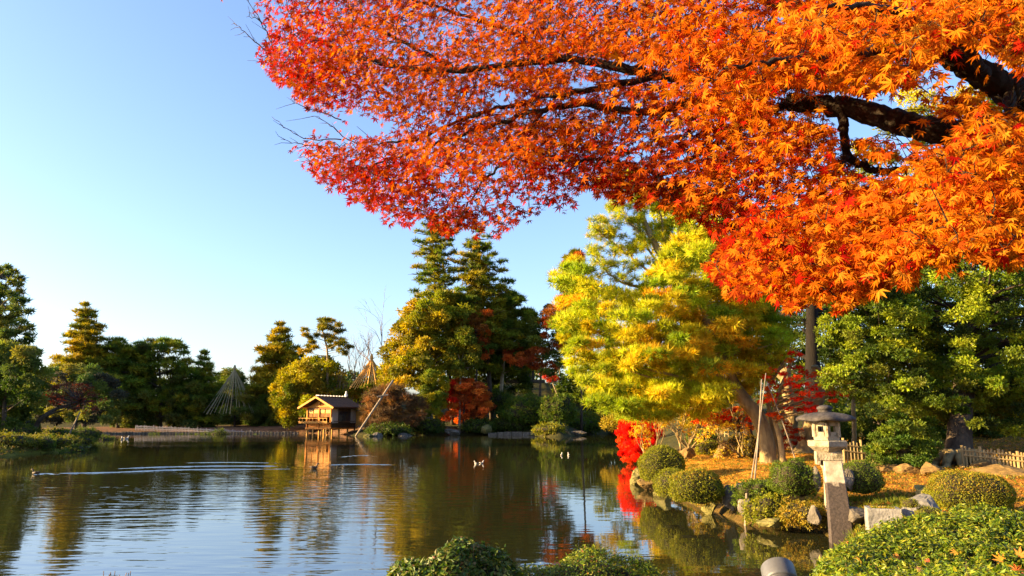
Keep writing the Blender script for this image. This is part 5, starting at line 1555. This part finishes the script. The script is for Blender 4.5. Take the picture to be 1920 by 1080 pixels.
def near_shrub(name, label, polyfn, n, leaf, pal, seed, nsingle, base, thick=.05, mat='hedge', w=None, cat='shrub', upn=.9, templ=None, shell=None):
    rng = RNG(seed)
    P, N = polyfn(rng, n)
    P = P + N * rng.normal(size=(len(P), 1)) * thick
    NN = N * .8 + np.array([0, 0, upn * .4]) + rng.normal(size=P.shape) * .55
    T = N * .9 + rng.normal(size=P.shape) * .8
    cols = pick_cols(pal, len(P), rng, .3, .14, w)
    S = leaf * rng.uniform(.65, 1.35, len(P))
    R = frames(NN, rng, T)
    root = thing(name, label, cat, base)
    templ = templ or T_DIAMOND
    m = single_leaves(root, 'leaf', templ, P, R, S, cols, M['leaf_one'], nsingle)
    k = ~m
    V, Fc, cc, _, _ = scatter(templ, P[k], NN[k], S[k], cols[k], rng, T=T[k])
    o = obj('foliage', V, Fc, M[mat], root, col=cc); o['kind'] = 'stuff'
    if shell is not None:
        obj('twigs', shell[0], shell[1], M['shell'], root, smooth=True)  # dark shell in place of the shaded inside
    # some twigs poking through
    mb = MB()
    for q in rng.integers(0, len(P), 160):
        e = P[q] + N[q] * rng.uniform(.01, .05) + rng.normal(size=3) * .02
        mb.tube(np.array([P[q] - N[q] * .12 + rng.normal(size=3) * .03, e]), [.0025, .0012], 3, cap=False)
    mb.build('stems', M['twig'], root)['kind'] = 'stuff'
    return root

# the broad hedge lower right: a height field over a footprint
HX = np.array([(.70, 2.7), (1.42, 4.4), (2.2, 5.9), (3.0, 6.7), (4.6, 7.1), (6.2, 7.2), (7.0, 5.5), (5.0, 2.8)])
def hedge_h(x, y):
    e = np.full(np.shape(x), 1e9)
    n = len(HX)
    for i in range(n):
        a, b = HX[i], HX[(i + 1) % n]; ab = b - a
        t = np.clip(((x - a[0]) * ab[0] + (y - a[1]) * ab[1]) / (ab @ ab), 0, 1)
        e = np.minimum(e, np.hypot(x - a[0] - t * ab[0], y - a[1] - t * ab[1]))
    e = np.where(inside(HX, x, y), e, -e)
    sh = np.sqrt(np.clip(1 - (1 - np.clip(e, 0, .42) / .42) ** 2, 0, 1))
    top = 1.52 + .05 * np.sin(x * 2.1 + y) + .05 * np.sin(y * 2.7 - x * .8) + .045 * np.sin(x * 6 + 2 * y) * np.sin(y * 5 + x) + .02 * np.sin(x * 13 + 3 * np.sin(y * 4)) * np.sin(y * 11)
    return .45 + (top - .45) * (.22 + .78 * sh) * (e > 0), e
def hedge_pts(rng, n):
    x = rng.uniform(.6, 6.0, n * 4); y = rng.uniform(2.75, 7.3, n * 4)
    h, e = hedge_h(x, y)
    px, py, d = project(np.stack([x, y, h], 1))
    k = (e > .0) & (px < 2050) & (py < 1180)
    k &= (np.sin(x * 17 + 2 * np.sin(y * 9)) * np.sin(y * 15 + 1.7 * np.sin(x * 11)) + rng.normal(size=len(x)) * .25) > -.62   # thin patches
    x, y, h, e = x[k], y[k], h[k], e[k]
    # nearer ground gets more leaves kept, edges get extra below
    x, y, h, e = x[:n], y[:n], h[:n], e[:n]
    dx = (hedge_h(x + .02, y)[0] - hedge_h(x - .02, y)[0]) / .04; dy = (hedge_h(x, y + .02)[0] - hedge_h(x, y - .02)[0]) / .04
    N = norm(np.stack([-np.clip(dx, -4, 4), -np.clip(dy, -4, 4), np.ones_like(x)], 1))
    return np.stack([x, y, h], 1), N
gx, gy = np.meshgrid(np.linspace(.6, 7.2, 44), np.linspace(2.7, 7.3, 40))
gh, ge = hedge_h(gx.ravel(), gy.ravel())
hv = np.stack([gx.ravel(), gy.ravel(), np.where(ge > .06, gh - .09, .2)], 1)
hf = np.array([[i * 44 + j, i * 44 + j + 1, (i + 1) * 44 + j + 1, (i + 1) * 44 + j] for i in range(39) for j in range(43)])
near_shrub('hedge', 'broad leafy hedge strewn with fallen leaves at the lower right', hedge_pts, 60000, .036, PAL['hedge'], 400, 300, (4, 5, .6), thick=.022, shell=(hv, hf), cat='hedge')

def dome_pts(c, a, b, h):
    def f(rng, n):
        d = norm(rng.normal(size=(n * 2, 3))); d = d[d[:, 2] > -.15][:n]
        l = 1 + .05 * np.sin(d[:, 0] * 6) * np.sin(d[:, 1] * 5 + 1) + .04 * np.sin(d[:, 0] * 11 + 2)
        P = np.stack([d[:, 0] * a * l, d[:, 1] * b * l, d[:, 2] * h * l], 1) + c
        return P, norm(d / np.array([a, b, h]))
    return f
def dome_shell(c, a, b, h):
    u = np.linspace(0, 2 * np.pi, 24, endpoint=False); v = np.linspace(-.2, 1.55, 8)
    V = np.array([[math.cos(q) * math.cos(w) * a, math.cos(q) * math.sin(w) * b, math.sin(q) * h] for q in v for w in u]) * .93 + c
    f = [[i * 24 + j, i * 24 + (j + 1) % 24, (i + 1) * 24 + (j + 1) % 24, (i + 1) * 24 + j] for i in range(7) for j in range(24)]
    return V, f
c1 = A(858, 1080, 6.0); c1 = np.array([c1[0], 6.0, .55])
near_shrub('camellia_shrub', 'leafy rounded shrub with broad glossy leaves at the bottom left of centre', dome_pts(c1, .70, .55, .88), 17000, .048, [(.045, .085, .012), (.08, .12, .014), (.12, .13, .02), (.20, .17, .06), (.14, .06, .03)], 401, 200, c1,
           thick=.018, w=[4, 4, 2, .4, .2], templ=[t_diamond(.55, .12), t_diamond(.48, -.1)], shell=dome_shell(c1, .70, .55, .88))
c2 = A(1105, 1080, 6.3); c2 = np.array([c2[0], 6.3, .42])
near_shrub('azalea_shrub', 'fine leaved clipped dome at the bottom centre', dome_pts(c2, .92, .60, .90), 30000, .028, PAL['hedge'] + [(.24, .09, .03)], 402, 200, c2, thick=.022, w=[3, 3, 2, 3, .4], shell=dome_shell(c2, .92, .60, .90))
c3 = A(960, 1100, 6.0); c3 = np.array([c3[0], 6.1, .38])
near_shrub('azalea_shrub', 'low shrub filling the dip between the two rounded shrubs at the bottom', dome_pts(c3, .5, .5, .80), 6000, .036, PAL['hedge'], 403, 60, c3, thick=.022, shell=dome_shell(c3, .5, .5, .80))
# dead twigs just showing at the bottom edge
rng = RNG(404); b0 = A(215, 1085, 6.6)
root = thing('dry_twigs', 'few dry twigs poking up at the bottom edge, left', 'twigs', (b0[0], 6.6, .6))
for k in range(9):
    s = np.array([b0[0] + rng.uniform(-.05, .12), 6.6 + rng.uniform(-.1, .1), .6]); e = A(rng.uniform(185, 260), rng.uniform(1068, 1082), 6.6)
    MB().tube(spline([s, (s + e) / 2 + rng.normal(size=3) * .04, e], 3), np.linspace(.007, .003, 7), 4).build('twig', M['twig'], root)

# garden spotlight
M['grey_metal'] = noise_mat('grey_metal', (.075, .078, .088), (.10, .104, .115), 20, .5, .05, spec=.4, metal=.2)
M['dark_metal'] = noise_mat('dark_metal', (.05, .05, .055), (.07, .07, .075), 20, .5, .05)
D = 5.0; cc_ = A(1462, 1056, D); R0 = 30 * D / F
root = thing('garden_spotlight', 'round grey metal garden spotlight at the bottom edge beside the hedge', 'lamp', (cc_[0], D, .5))
ax = norm(np.array([.10, .72, .55])); sx = norm(np.cross(ax, [0, 0, 1])); up_ = np.cross(sx, ax)
Rl = np.stack([sx, up_, ax], 1)
ctr = np.array([cc_[0], D, cc_[2] - R0 * 1.02])
def lat(name, prof, mat, sides=28):
    m_ = MB(); m_.lathe(prof, sides); m_.V[0] = m_.V[0] @ Rl.T + ctr
    return m_.build(name, M[mat], root, smooth=True)
lat('hood', [(R0 * .99, .10), (R0, .05), (R0, -.005), (R0 * .97, -.02), (R0 * .88, -.022)], 'grey_metal')
lat('housing', [(R0 * .84, .0), (R0 * .84, -.10), (R0 * .78, -.13), (R0 * .62, -.15), (R0 * .58, -.20), (0, -.205)], 'grey_metal')
lat('lens', [(R0 * .97, .08), (0, .085)], 'dark_metal')
lat('ring', [(R0 * .80, -.012), (R0 * .90, -.016), (R0 * .90, -.034), (R0 * .80, -.036)], 'dark_metal')
MB().bar((ctr[0], D - .03, .4), (ctr[0], D - .03, ctr[2] - R0 * .7), .03, 10).build('stem', M['dark_metal'], root, smooth=True)

# fallen maple leaves resting on the hedge
M['dry_leaf'] = foliage_mat('fallen_maple_leaf', .3, .6, .2, 'obj')
lm = [mesh('fallen_leaf', tv, tf, M['dry_leaf']) for tv, tf in T_MAPLE]
rng = RNG(410)
spots = [(1808, 1002, (.62, .14, .03), 'red orange maple leaf lying on the far part of the hedge', .055), (1720, 1066, (.62, .30, .16), 'pinkish star shaped maple leaf on the hedge near the bottom edge', .075), (1585, 1020, (.60, .20, .05), 'orange maple leaf on the hedge tip nearest the lantern', .05),
         (1742, 1052, (.60, .10, .06), 'small red maple leaf beside the pinkish star shaped leaf', .045), (1685, 1043, (.62, .28, .07), 'tawny maple leaf in the middle of the hedge', .06), (1793, 1035, (.66, .32, .05), 'yellow orange maple leaf right of centre on the hedge', .05),
         (1858, 1072, (.62, .16, .05), 'red orange maple leaf at the bottom edge of the hedge', .07), (1912, 1042, (.64, .24, .05), 'large orange maple leaf at the right edge of the hedge', .08), (1880, 1050, (.55, .24, .03), 'brown gold maple leaf left of the large orange one', .07), (1612, 1050, (.60, .38, .05), 'yellow maple leaf on the left part of the hedge', .05),
         (1905, 1070, (.58, .16, .03), 'orange maple leaf in the lower right corner of the hedge', .07), (1640, 1062, (.45, .22, .09), 'faded brown maple leaf low on the left part of the hedge', .05)]
for px, py, col, lab, s in spots:
    # walk along the view ray until it meets the hedge top
    hit = None
    for Dq in np.arange(3.0, 7.2, .02):
        p = A(px, py, Dq); h, e = hedge_h(np.array([p[0]]), np.array([p[1]]))
        if e[0] > 0 and p[2] <= h[0] + .035: hit = p; break
    if hit is None: continue
    o = bpy.data.objects.new('fallen_leaf', lm[rng.integers(0, 3)]); COL.objects.link(o)
    Rq = frames(np.array([[rng.uniform(-.4, .2), -.75, .8]]), rng)[0] * s
    Mx = Matrix.Identity(4)
    for i in range(3):
        for j in range(3): Mx[i][j] = float(Rq[i, j])
        Mx[i][3] = float(hit[i])
    o.matrix_world = Mx; o.color = (*col, 1)
    tag(o, lab, 'leaf', 'fallen maple leaves on the hedge')

# ------------------------------------------------------------------ the great maple overhead
def great_maple():
    rng = RNG(500)
    foot = np.array([6.3, 3.9, .6])
    root = thing('maple_tree', 'great orange maple whose boughs hang over the whole upper right', 'maple', foot)
    crotch = np.array([5.0, 4.1, 2.9])
    MB().tube(spline([foot - [0, 0, .2], [6.1, 3.95, 1.6], crotch], 8, .02, rng), np.linspace(.32, .2, 17), 12).build('trunk', M['maple_bark'], root, smooth=True)
    limbs = [
        ([crotch, A(1960, 205, 4.2), A(1890, 168, 4.05), A(1820, 128, 3.95), A(1740, 80, 3.9), A(1600, 40, 4.1), A(1400, -10, 4.4)], .115, .03),
        ([crotch, A(1930, 300, 4.25), A(1840, 262, 4.2), A(1740, 242, 4.25), A(1660, 222, 4.4), A(1580, 200, 4.5), A(1480, 192, 4.6)], .10, .058),
        ([A(1700, 60, 3.9), A(1560, 150, 4.5), A(1400, 150, 4.8), A(1240, 140, 5.0), A(1060, 112, 5.1), A(850, 131, 5.2), A(700, 115, 5.4), A(560, 60, 5.6)], .055, .010),
        ([A(1330, 185, 4.9), A(1200, 210, 5.0), A(1100, 196, 5.1), A(1020, 206, 5.1), A(930, 232, 5.2), A(840, 262, 5.3), A(730, 300, 5.4), A(640, 330, 5.4)], .032, .005),
        ([A(1240, 142, 5.0), A(1120, 165, 5.0), A(1000, 188, 5.2), A(880, 220, 5.3), A(780, 262, 5.3), A(700, 270, 5.3)], .026, .005),
        ([A(1578, 205, 4.5), A(1584, 255, 4.5), A(1590, 292, 4.5), A(1622, 312, 4.5), A(1660, 322, 4.5), A(1700, 316, 4.4)], .032, .018),
        ([A(1588, 290, 4.5), A(1570, 318, 4.4), A(1540, 350, 4.3), A(1480, 400, 4.1), A(1420, 440, 4.0)], .020, .006),
        ([A(1480, 192, 4.6), A(1400, 230, 4.7), A(1320, 280, 4.8), A(1240, 330, 4.9), A(1150, 350, 5.0)], .030, .006),
        ([A(1840, 262, 4.2), A(1800, 340, 3.9), A(1740, 420, 3.7), A(1660, 480, 3.6), A(1560, 530, 3.6)], .035, .006),
        ([A(1890, 168, 4.05), A(1900, 300, 3.4), A(1880, 400, 3.1), A(1820, 450, 3.0)], .035, .006),
        ([A(1740, 80, 3.9), A(1600, 100, 3.2), A(1480, 110, 2.8), A(1360, 130, 2.7)], .03, .006),
        ([A(1850, 140, 3.95), A(1780, 60, 3.0), A(1660, 20, 2.5), A(1540, 10, 2.4)], .03, .006),
        ([A(850, 131, 5.2), A(760, 80, 5.2), A(660, 40, 5.2), A(540, 20, 5.3)], .018, .004),
        ([A(1060, 112, 5.1), A(960, 60, 5.0), A(840, 20, 4.9), A(700, -20, 4.9)], .02, .005),
        ([A(1020, 206, 5.1), A(960, 290, 5.0), A(900, 350, 5.0), A(860, 410, 5.0)], .014, .004),
        ([A(1240, 330, 4.9), A(1140, 300, 4.6), A(1060, 300, 4.4), A(960, 270, 4.3)], .016, .004),
    ]
    sk = []
    for P, r0, r1 in limbs:
        Q = spline(P, 9, .006, rng)
        rr = np.linspace(r0, r1, len(Q)) * (1 + .06 * np.sin(np.arange(len(Q)) * .9 + r0 * 99) + .025 * rng.normal(size=len(Q)))
        MB().tube(Q, rr, 9).build('limb', M['maple_bark'], root, smooth=True)
        sk.append(Q)
    sk = np.vstack(sk)
    # crown outline in the picture, depth grows to the left
    poly = np.array([(480, -120), (505, 40), (492, 108), (520, 150), (575, 190), (612, 232), (700, 252), (640, 262), (568, 256), (554, 286), (600, 332), (660, 372), (720, 408), (800, 420), (870, 442), (930, 428), (1000, 405), (1080, 368),
                     (1150, 362), (1230, 385), (1330, 415), (1350, 455), (1318, 492), (1370, 552), (1440, 560), (1515, 578), (1610, 562), (1668, 540), (1705, 505), (1800, 488), (1990, 490), (2040, -160)], float)
    holes = [((1770, 150), 62, 34), ((1700, 185), 70, 26), ((1620, 240), 60, 22), ((1700, 270), 45, 22), ((940, 180), 32, 20), ((1090, 155), 24, 14), ((1180, 150), 26, 12), ((840, 330), 20, 16), ((930, 320), 22, 16), ((700, 240), 50, 16), ((1200, 290), 22, 14), ((1130, 120), 40, 9), ((655, 232), 85, 24),
             ((1560, 200), 70, 20), ((1660, 215), 70, 26), ((1590, 265), 24, 50), ((1650, 320), 60, 22), ((1840, 130), 60, 45)]
    def depth0(x): return np.interp(x, [450, 800, 1100, 1400, 1700, 2000], [5.5, 5.2, 4.8, 4.2, 3.6, 3.2])
    sprays = []          # centre, spread, leaf scale, kind, depth layer
    lowf = lambda x, y: math.sin(x / 83 + 1.4 * math.sin(y / 61)) * math.sin(y / 47 + 1.1 * math.sin(x / 105)) + .5 * math.sin(x / 31 + y / 23)
    pts = fill_poly(poly, 5600, rng, 2)
    pts = np.array([p for p in pts if rng.random() < (.92 if p[0] > 1150 else .74) + .62 * lowf(*p)])
    for p in pts:
        f = rng.random()
        D = depth0(p[0]) * rng.uniform(.86, 1.3)
        hole = any(((p[0] - c[0]) / a) ** 2 + ((p[1] - c[1]) / b) ** 2 < 1 for c, a, b in holes)
        if hole and rng.random() < .93: continue
        sprays.append((p[0], p[1], D, 0))
    # nearer bright boughs
    for (cx, cy, rx, ry, D, n) in [(1420, 120, 190, 70, 3.0, 85), (1690, 40, 200, 50, 2.4, 60), (1840, 300, 120, 90, 2.6, 60), (1520, 440, 170, 75, 3.2, 110), (1560, 520, 110, 40, 3.2, 45), (1800, 440, 140, 45, 2.7, 60),
                                   (900, 290, 120, 50, 4.1, 50), (760, 70, 160, 60, 4.3, 60), (1060, 60, 200, 60, 3.9, 80), (560, 120, 50, 45, 4.9, 26), (1300, 60, 120, 50, 3.1, 40), (1700, 112, 30, 20, 2.1, 4), (1880, 60, 60, 50, 2.4, 16)]:
        for i in range(n):
            a = rng.random() * 6.283; r = math.sqrt(rng.random())
            sprays.append((cx + rx * r * math.cos(a), cy + ry * r * math.sin(a), D * rng.uniform(.93, 1.1), 1))
    C, N, T, S, cols = [], [], [], [], []
    tw = MB()
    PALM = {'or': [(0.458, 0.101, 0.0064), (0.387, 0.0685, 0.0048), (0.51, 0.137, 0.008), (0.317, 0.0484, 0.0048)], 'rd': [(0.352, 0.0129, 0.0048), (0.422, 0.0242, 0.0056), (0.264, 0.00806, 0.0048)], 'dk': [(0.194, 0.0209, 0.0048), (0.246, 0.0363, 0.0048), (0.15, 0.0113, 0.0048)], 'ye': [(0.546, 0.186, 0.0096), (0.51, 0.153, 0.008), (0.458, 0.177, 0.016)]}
    ctr = np.array([A(q[0], q[1], q[2]) for q in sprays])
    d0 = np.array([((sk - c) ** 2).sum(1).min() for c in ctr])
    order = np.argsort(d0)
    nodes = np.zeros((len(sk) + 4 * len(sprays), 3)); nodes[:len(sk)] = sk; nn_ = len(sk)
    for qi in order:
        x, y, D, lay = sprays[qi]; c = ctr[qi]
        dv = c - nodes[:nn_]
        j = int(np.argmin((dv ** 2).sum(1) + np.where(dv[:, 2] < -.02, .015, 0) + np.where(dv[:, 0] > .05, .03, 0)))
        a = nodes[j]; L = np.linalg.norm(c - a)
        P = spline([a, (a + c) / 2 + rng.normal(size=3) * .07 * L + [0, 0, .05 * L], c], 2)
        tw.tube(P, np.linspace(min(.009, .0022 + .008 * L), .0016, len(P)), 3, cap=False)
        nodes[nn_] = c; nodes[nn_ + 1] = P[2]; nn_ += 2
        n = rng.integers(10, 16) if lay else rng.integers(14, 22)
        sp = .13 if lay else .17
        off = rng.normal(size=(n, 3)) * [sp, sp, sp * .24]
        off[:, 2] -= .25 * (off[:, 0] ** 2 + off[:, 1] ** 2) / sp
        q = c + off
        outward = norm(np.stack([off[:, 0], off[:, 1], np.zeros(n)], 1) + np.array([-.04, -.05, 0]))
        t = outward * .7 + np.array([0, 0, -.85]) + rng.normal(size=(n, 3)) * .35
        nn = np.array([-.45, -.62, .50]) + rng.normal(size=(n, 3)) * .48
        C.append(q); N.append(nn); T.append(t)
        S.append((rng.uniform(.028, .046, n) if lay else rng.uniform(.034, .058, n)) * (1 - .25 * (rng.random(n) < .3)))
        u = rng.random()
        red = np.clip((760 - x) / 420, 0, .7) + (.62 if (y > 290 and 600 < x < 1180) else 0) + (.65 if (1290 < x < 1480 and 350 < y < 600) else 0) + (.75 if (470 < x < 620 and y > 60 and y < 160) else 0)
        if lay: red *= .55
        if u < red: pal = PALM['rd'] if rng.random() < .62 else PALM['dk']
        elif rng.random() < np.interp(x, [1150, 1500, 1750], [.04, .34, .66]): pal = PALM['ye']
        elif lay == 0 and rng.random() < (.75 if (650 < x < 1330 and 215 < y < 430) else .46) - .35 * lowf(x, y) + .5 * (D / depth0(x) - 1.05): pal = PALM['dk']  # deeper sprays go dark more often, the crown's own shade put into colour
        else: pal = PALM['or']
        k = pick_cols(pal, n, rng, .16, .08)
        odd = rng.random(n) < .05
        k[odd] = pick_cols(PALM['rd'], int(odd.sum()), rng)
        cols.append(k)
    # bare twigs at the left tips
    for path in [[(520, 120), (500, 60), (470, 10), (452, -20)], [(520, 110), (480, 80), (455, 55), (440, 45)], [(505, 70), (490, 40), (460, 30)], [(640, 262), (590, 262), (550, 250), (522, 228)], [(600, 275), (560, 270), (530, 262)], [(700, 285), (650, 260), (620, 235), (590, 215)], [(640, 225), (585, 205), (545, 190)], [(560, 130), (515, 122), (480, 118)]]:
        P = spline([A(x, y, 5.3) for x, y in path], 5, .006, rng)
        tw.tube(P, np.linspace(.006, .0016, len(P)), 3, cap=False)
        for i in range(3, len(P), 2):
            e = P[i] + norm(P[-1] - P[0]) * rng.uniform(.05, .14) + rng.normal(size=3) * .05
            tw.tube(np.array([P[i], (P[i] + e) / 2 + rng.normal(size=3) * .01, e]), [.003, .002, .0012], 3, cap=False)
    C, N, T, S, cols = np.vstack(C), np.vstack(N), np.vstack(T), np.concatenate(S), np.vstack(cols)
    o = tw.build('twigs', M['maple_bark'], root); o['kind'] = 'stuff'
    # the boughs show bare here: leaves that would hang right before them are few
    px, py, dd = project(C)
    keep = np.ones(len(C), bool)
    for path, hw, Dm, pr in [([(1480, 192), (1580, 202), (1660, 224), (1752, 246)], 34, 4.6, .93), ([(1580, 220), (1590, 292), (1622, 312), (1700, 318)], 17, 4.6, .85), ([(1250, 141), (1060, 112)], 17, 5.2, .85), ([(1060, 112), (850, 131)], 11, 5.3, .7),
                             ([(1200, 205), (1020, 205), (930, 230)], 11, 5.3, .7), ([(1960, 205), (1890, 168), (1800, 115)], 42, 4.3, .85), ([(1620, 95), (1700, 110)], 14, 4.2, .7), ([(1120, 165), (1000, 188)], 9, 5.3, .7)]:
        for (x0, y0), (x1, y1) in zip(path[:-1], path[1:]):
            L2 = (x1 - x0) ** 2 + (y1 - y0) ** 2
            t = np.clip(((px - x0) * (x1 - x0) + (py - y0) * (y1 - y0)) / L2, 0, 1)
            near = (np.hypot(px - x0 - t * (x1 - x0), py - y0 - t * (y1 - y0)) < hw) & (C[:, 1] < Dm)
            keep &= ~(near & (rng.random(len(C)) < pr))
    for c, a, b in holes[:4] + holes[-1:]:
        keep &= ~((((px - c[0]) / a) ** 2 + ((py - c[1]) / b) ** 2 < .8) & (rng.random(len(C)) < .8))
    for c, a, b in holes[4:13]:
        keep &= ~((((px - c[0]) / a) ** 2 + ((py - c[1]) / b) ** 2 < .85) & (rng.random(len(C)) < .82))
    rag = 13 * np.sin(px / 17 + 2 * np.sin(py / 23)) + 9 * np.sin(px / 7.3 + py / 11)     # sprays end unevenly
    px, py = px + rag * .6, py + rag
    inn = inside(poly, px, py)
    for ox, oy in ((9, 0), (-9, 0), (0, -9)): inn |= inside(poly, px + ox, py - oy)
    keep &= inn | (py < 0)
    C, N, T, S, cols = C[keep], N[keep], T[keep], S[keep], cols[keep]
    R = frames(N, rng, T)
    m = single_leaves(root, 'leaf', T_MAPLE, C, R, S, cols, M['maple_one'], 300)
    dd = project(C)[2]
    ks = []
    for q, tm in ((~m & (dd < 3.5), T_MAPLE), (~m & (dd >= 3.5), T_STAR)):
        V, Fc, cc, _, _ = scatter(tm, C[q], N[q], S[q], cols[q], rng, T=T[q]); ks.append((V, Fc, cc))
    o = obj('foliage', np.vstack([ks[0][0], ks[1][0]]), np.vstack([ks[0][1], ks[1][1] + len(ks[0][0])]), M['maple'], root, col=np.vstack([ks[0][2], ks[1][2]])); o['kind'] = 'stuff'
    print('maple leaves', len(C))
great_maple()
print('objects', len(bpy.data.objects), 'tris', sum(len(m.loops) - 2 * len(m.polygons) for m in bpy.data.meshes))
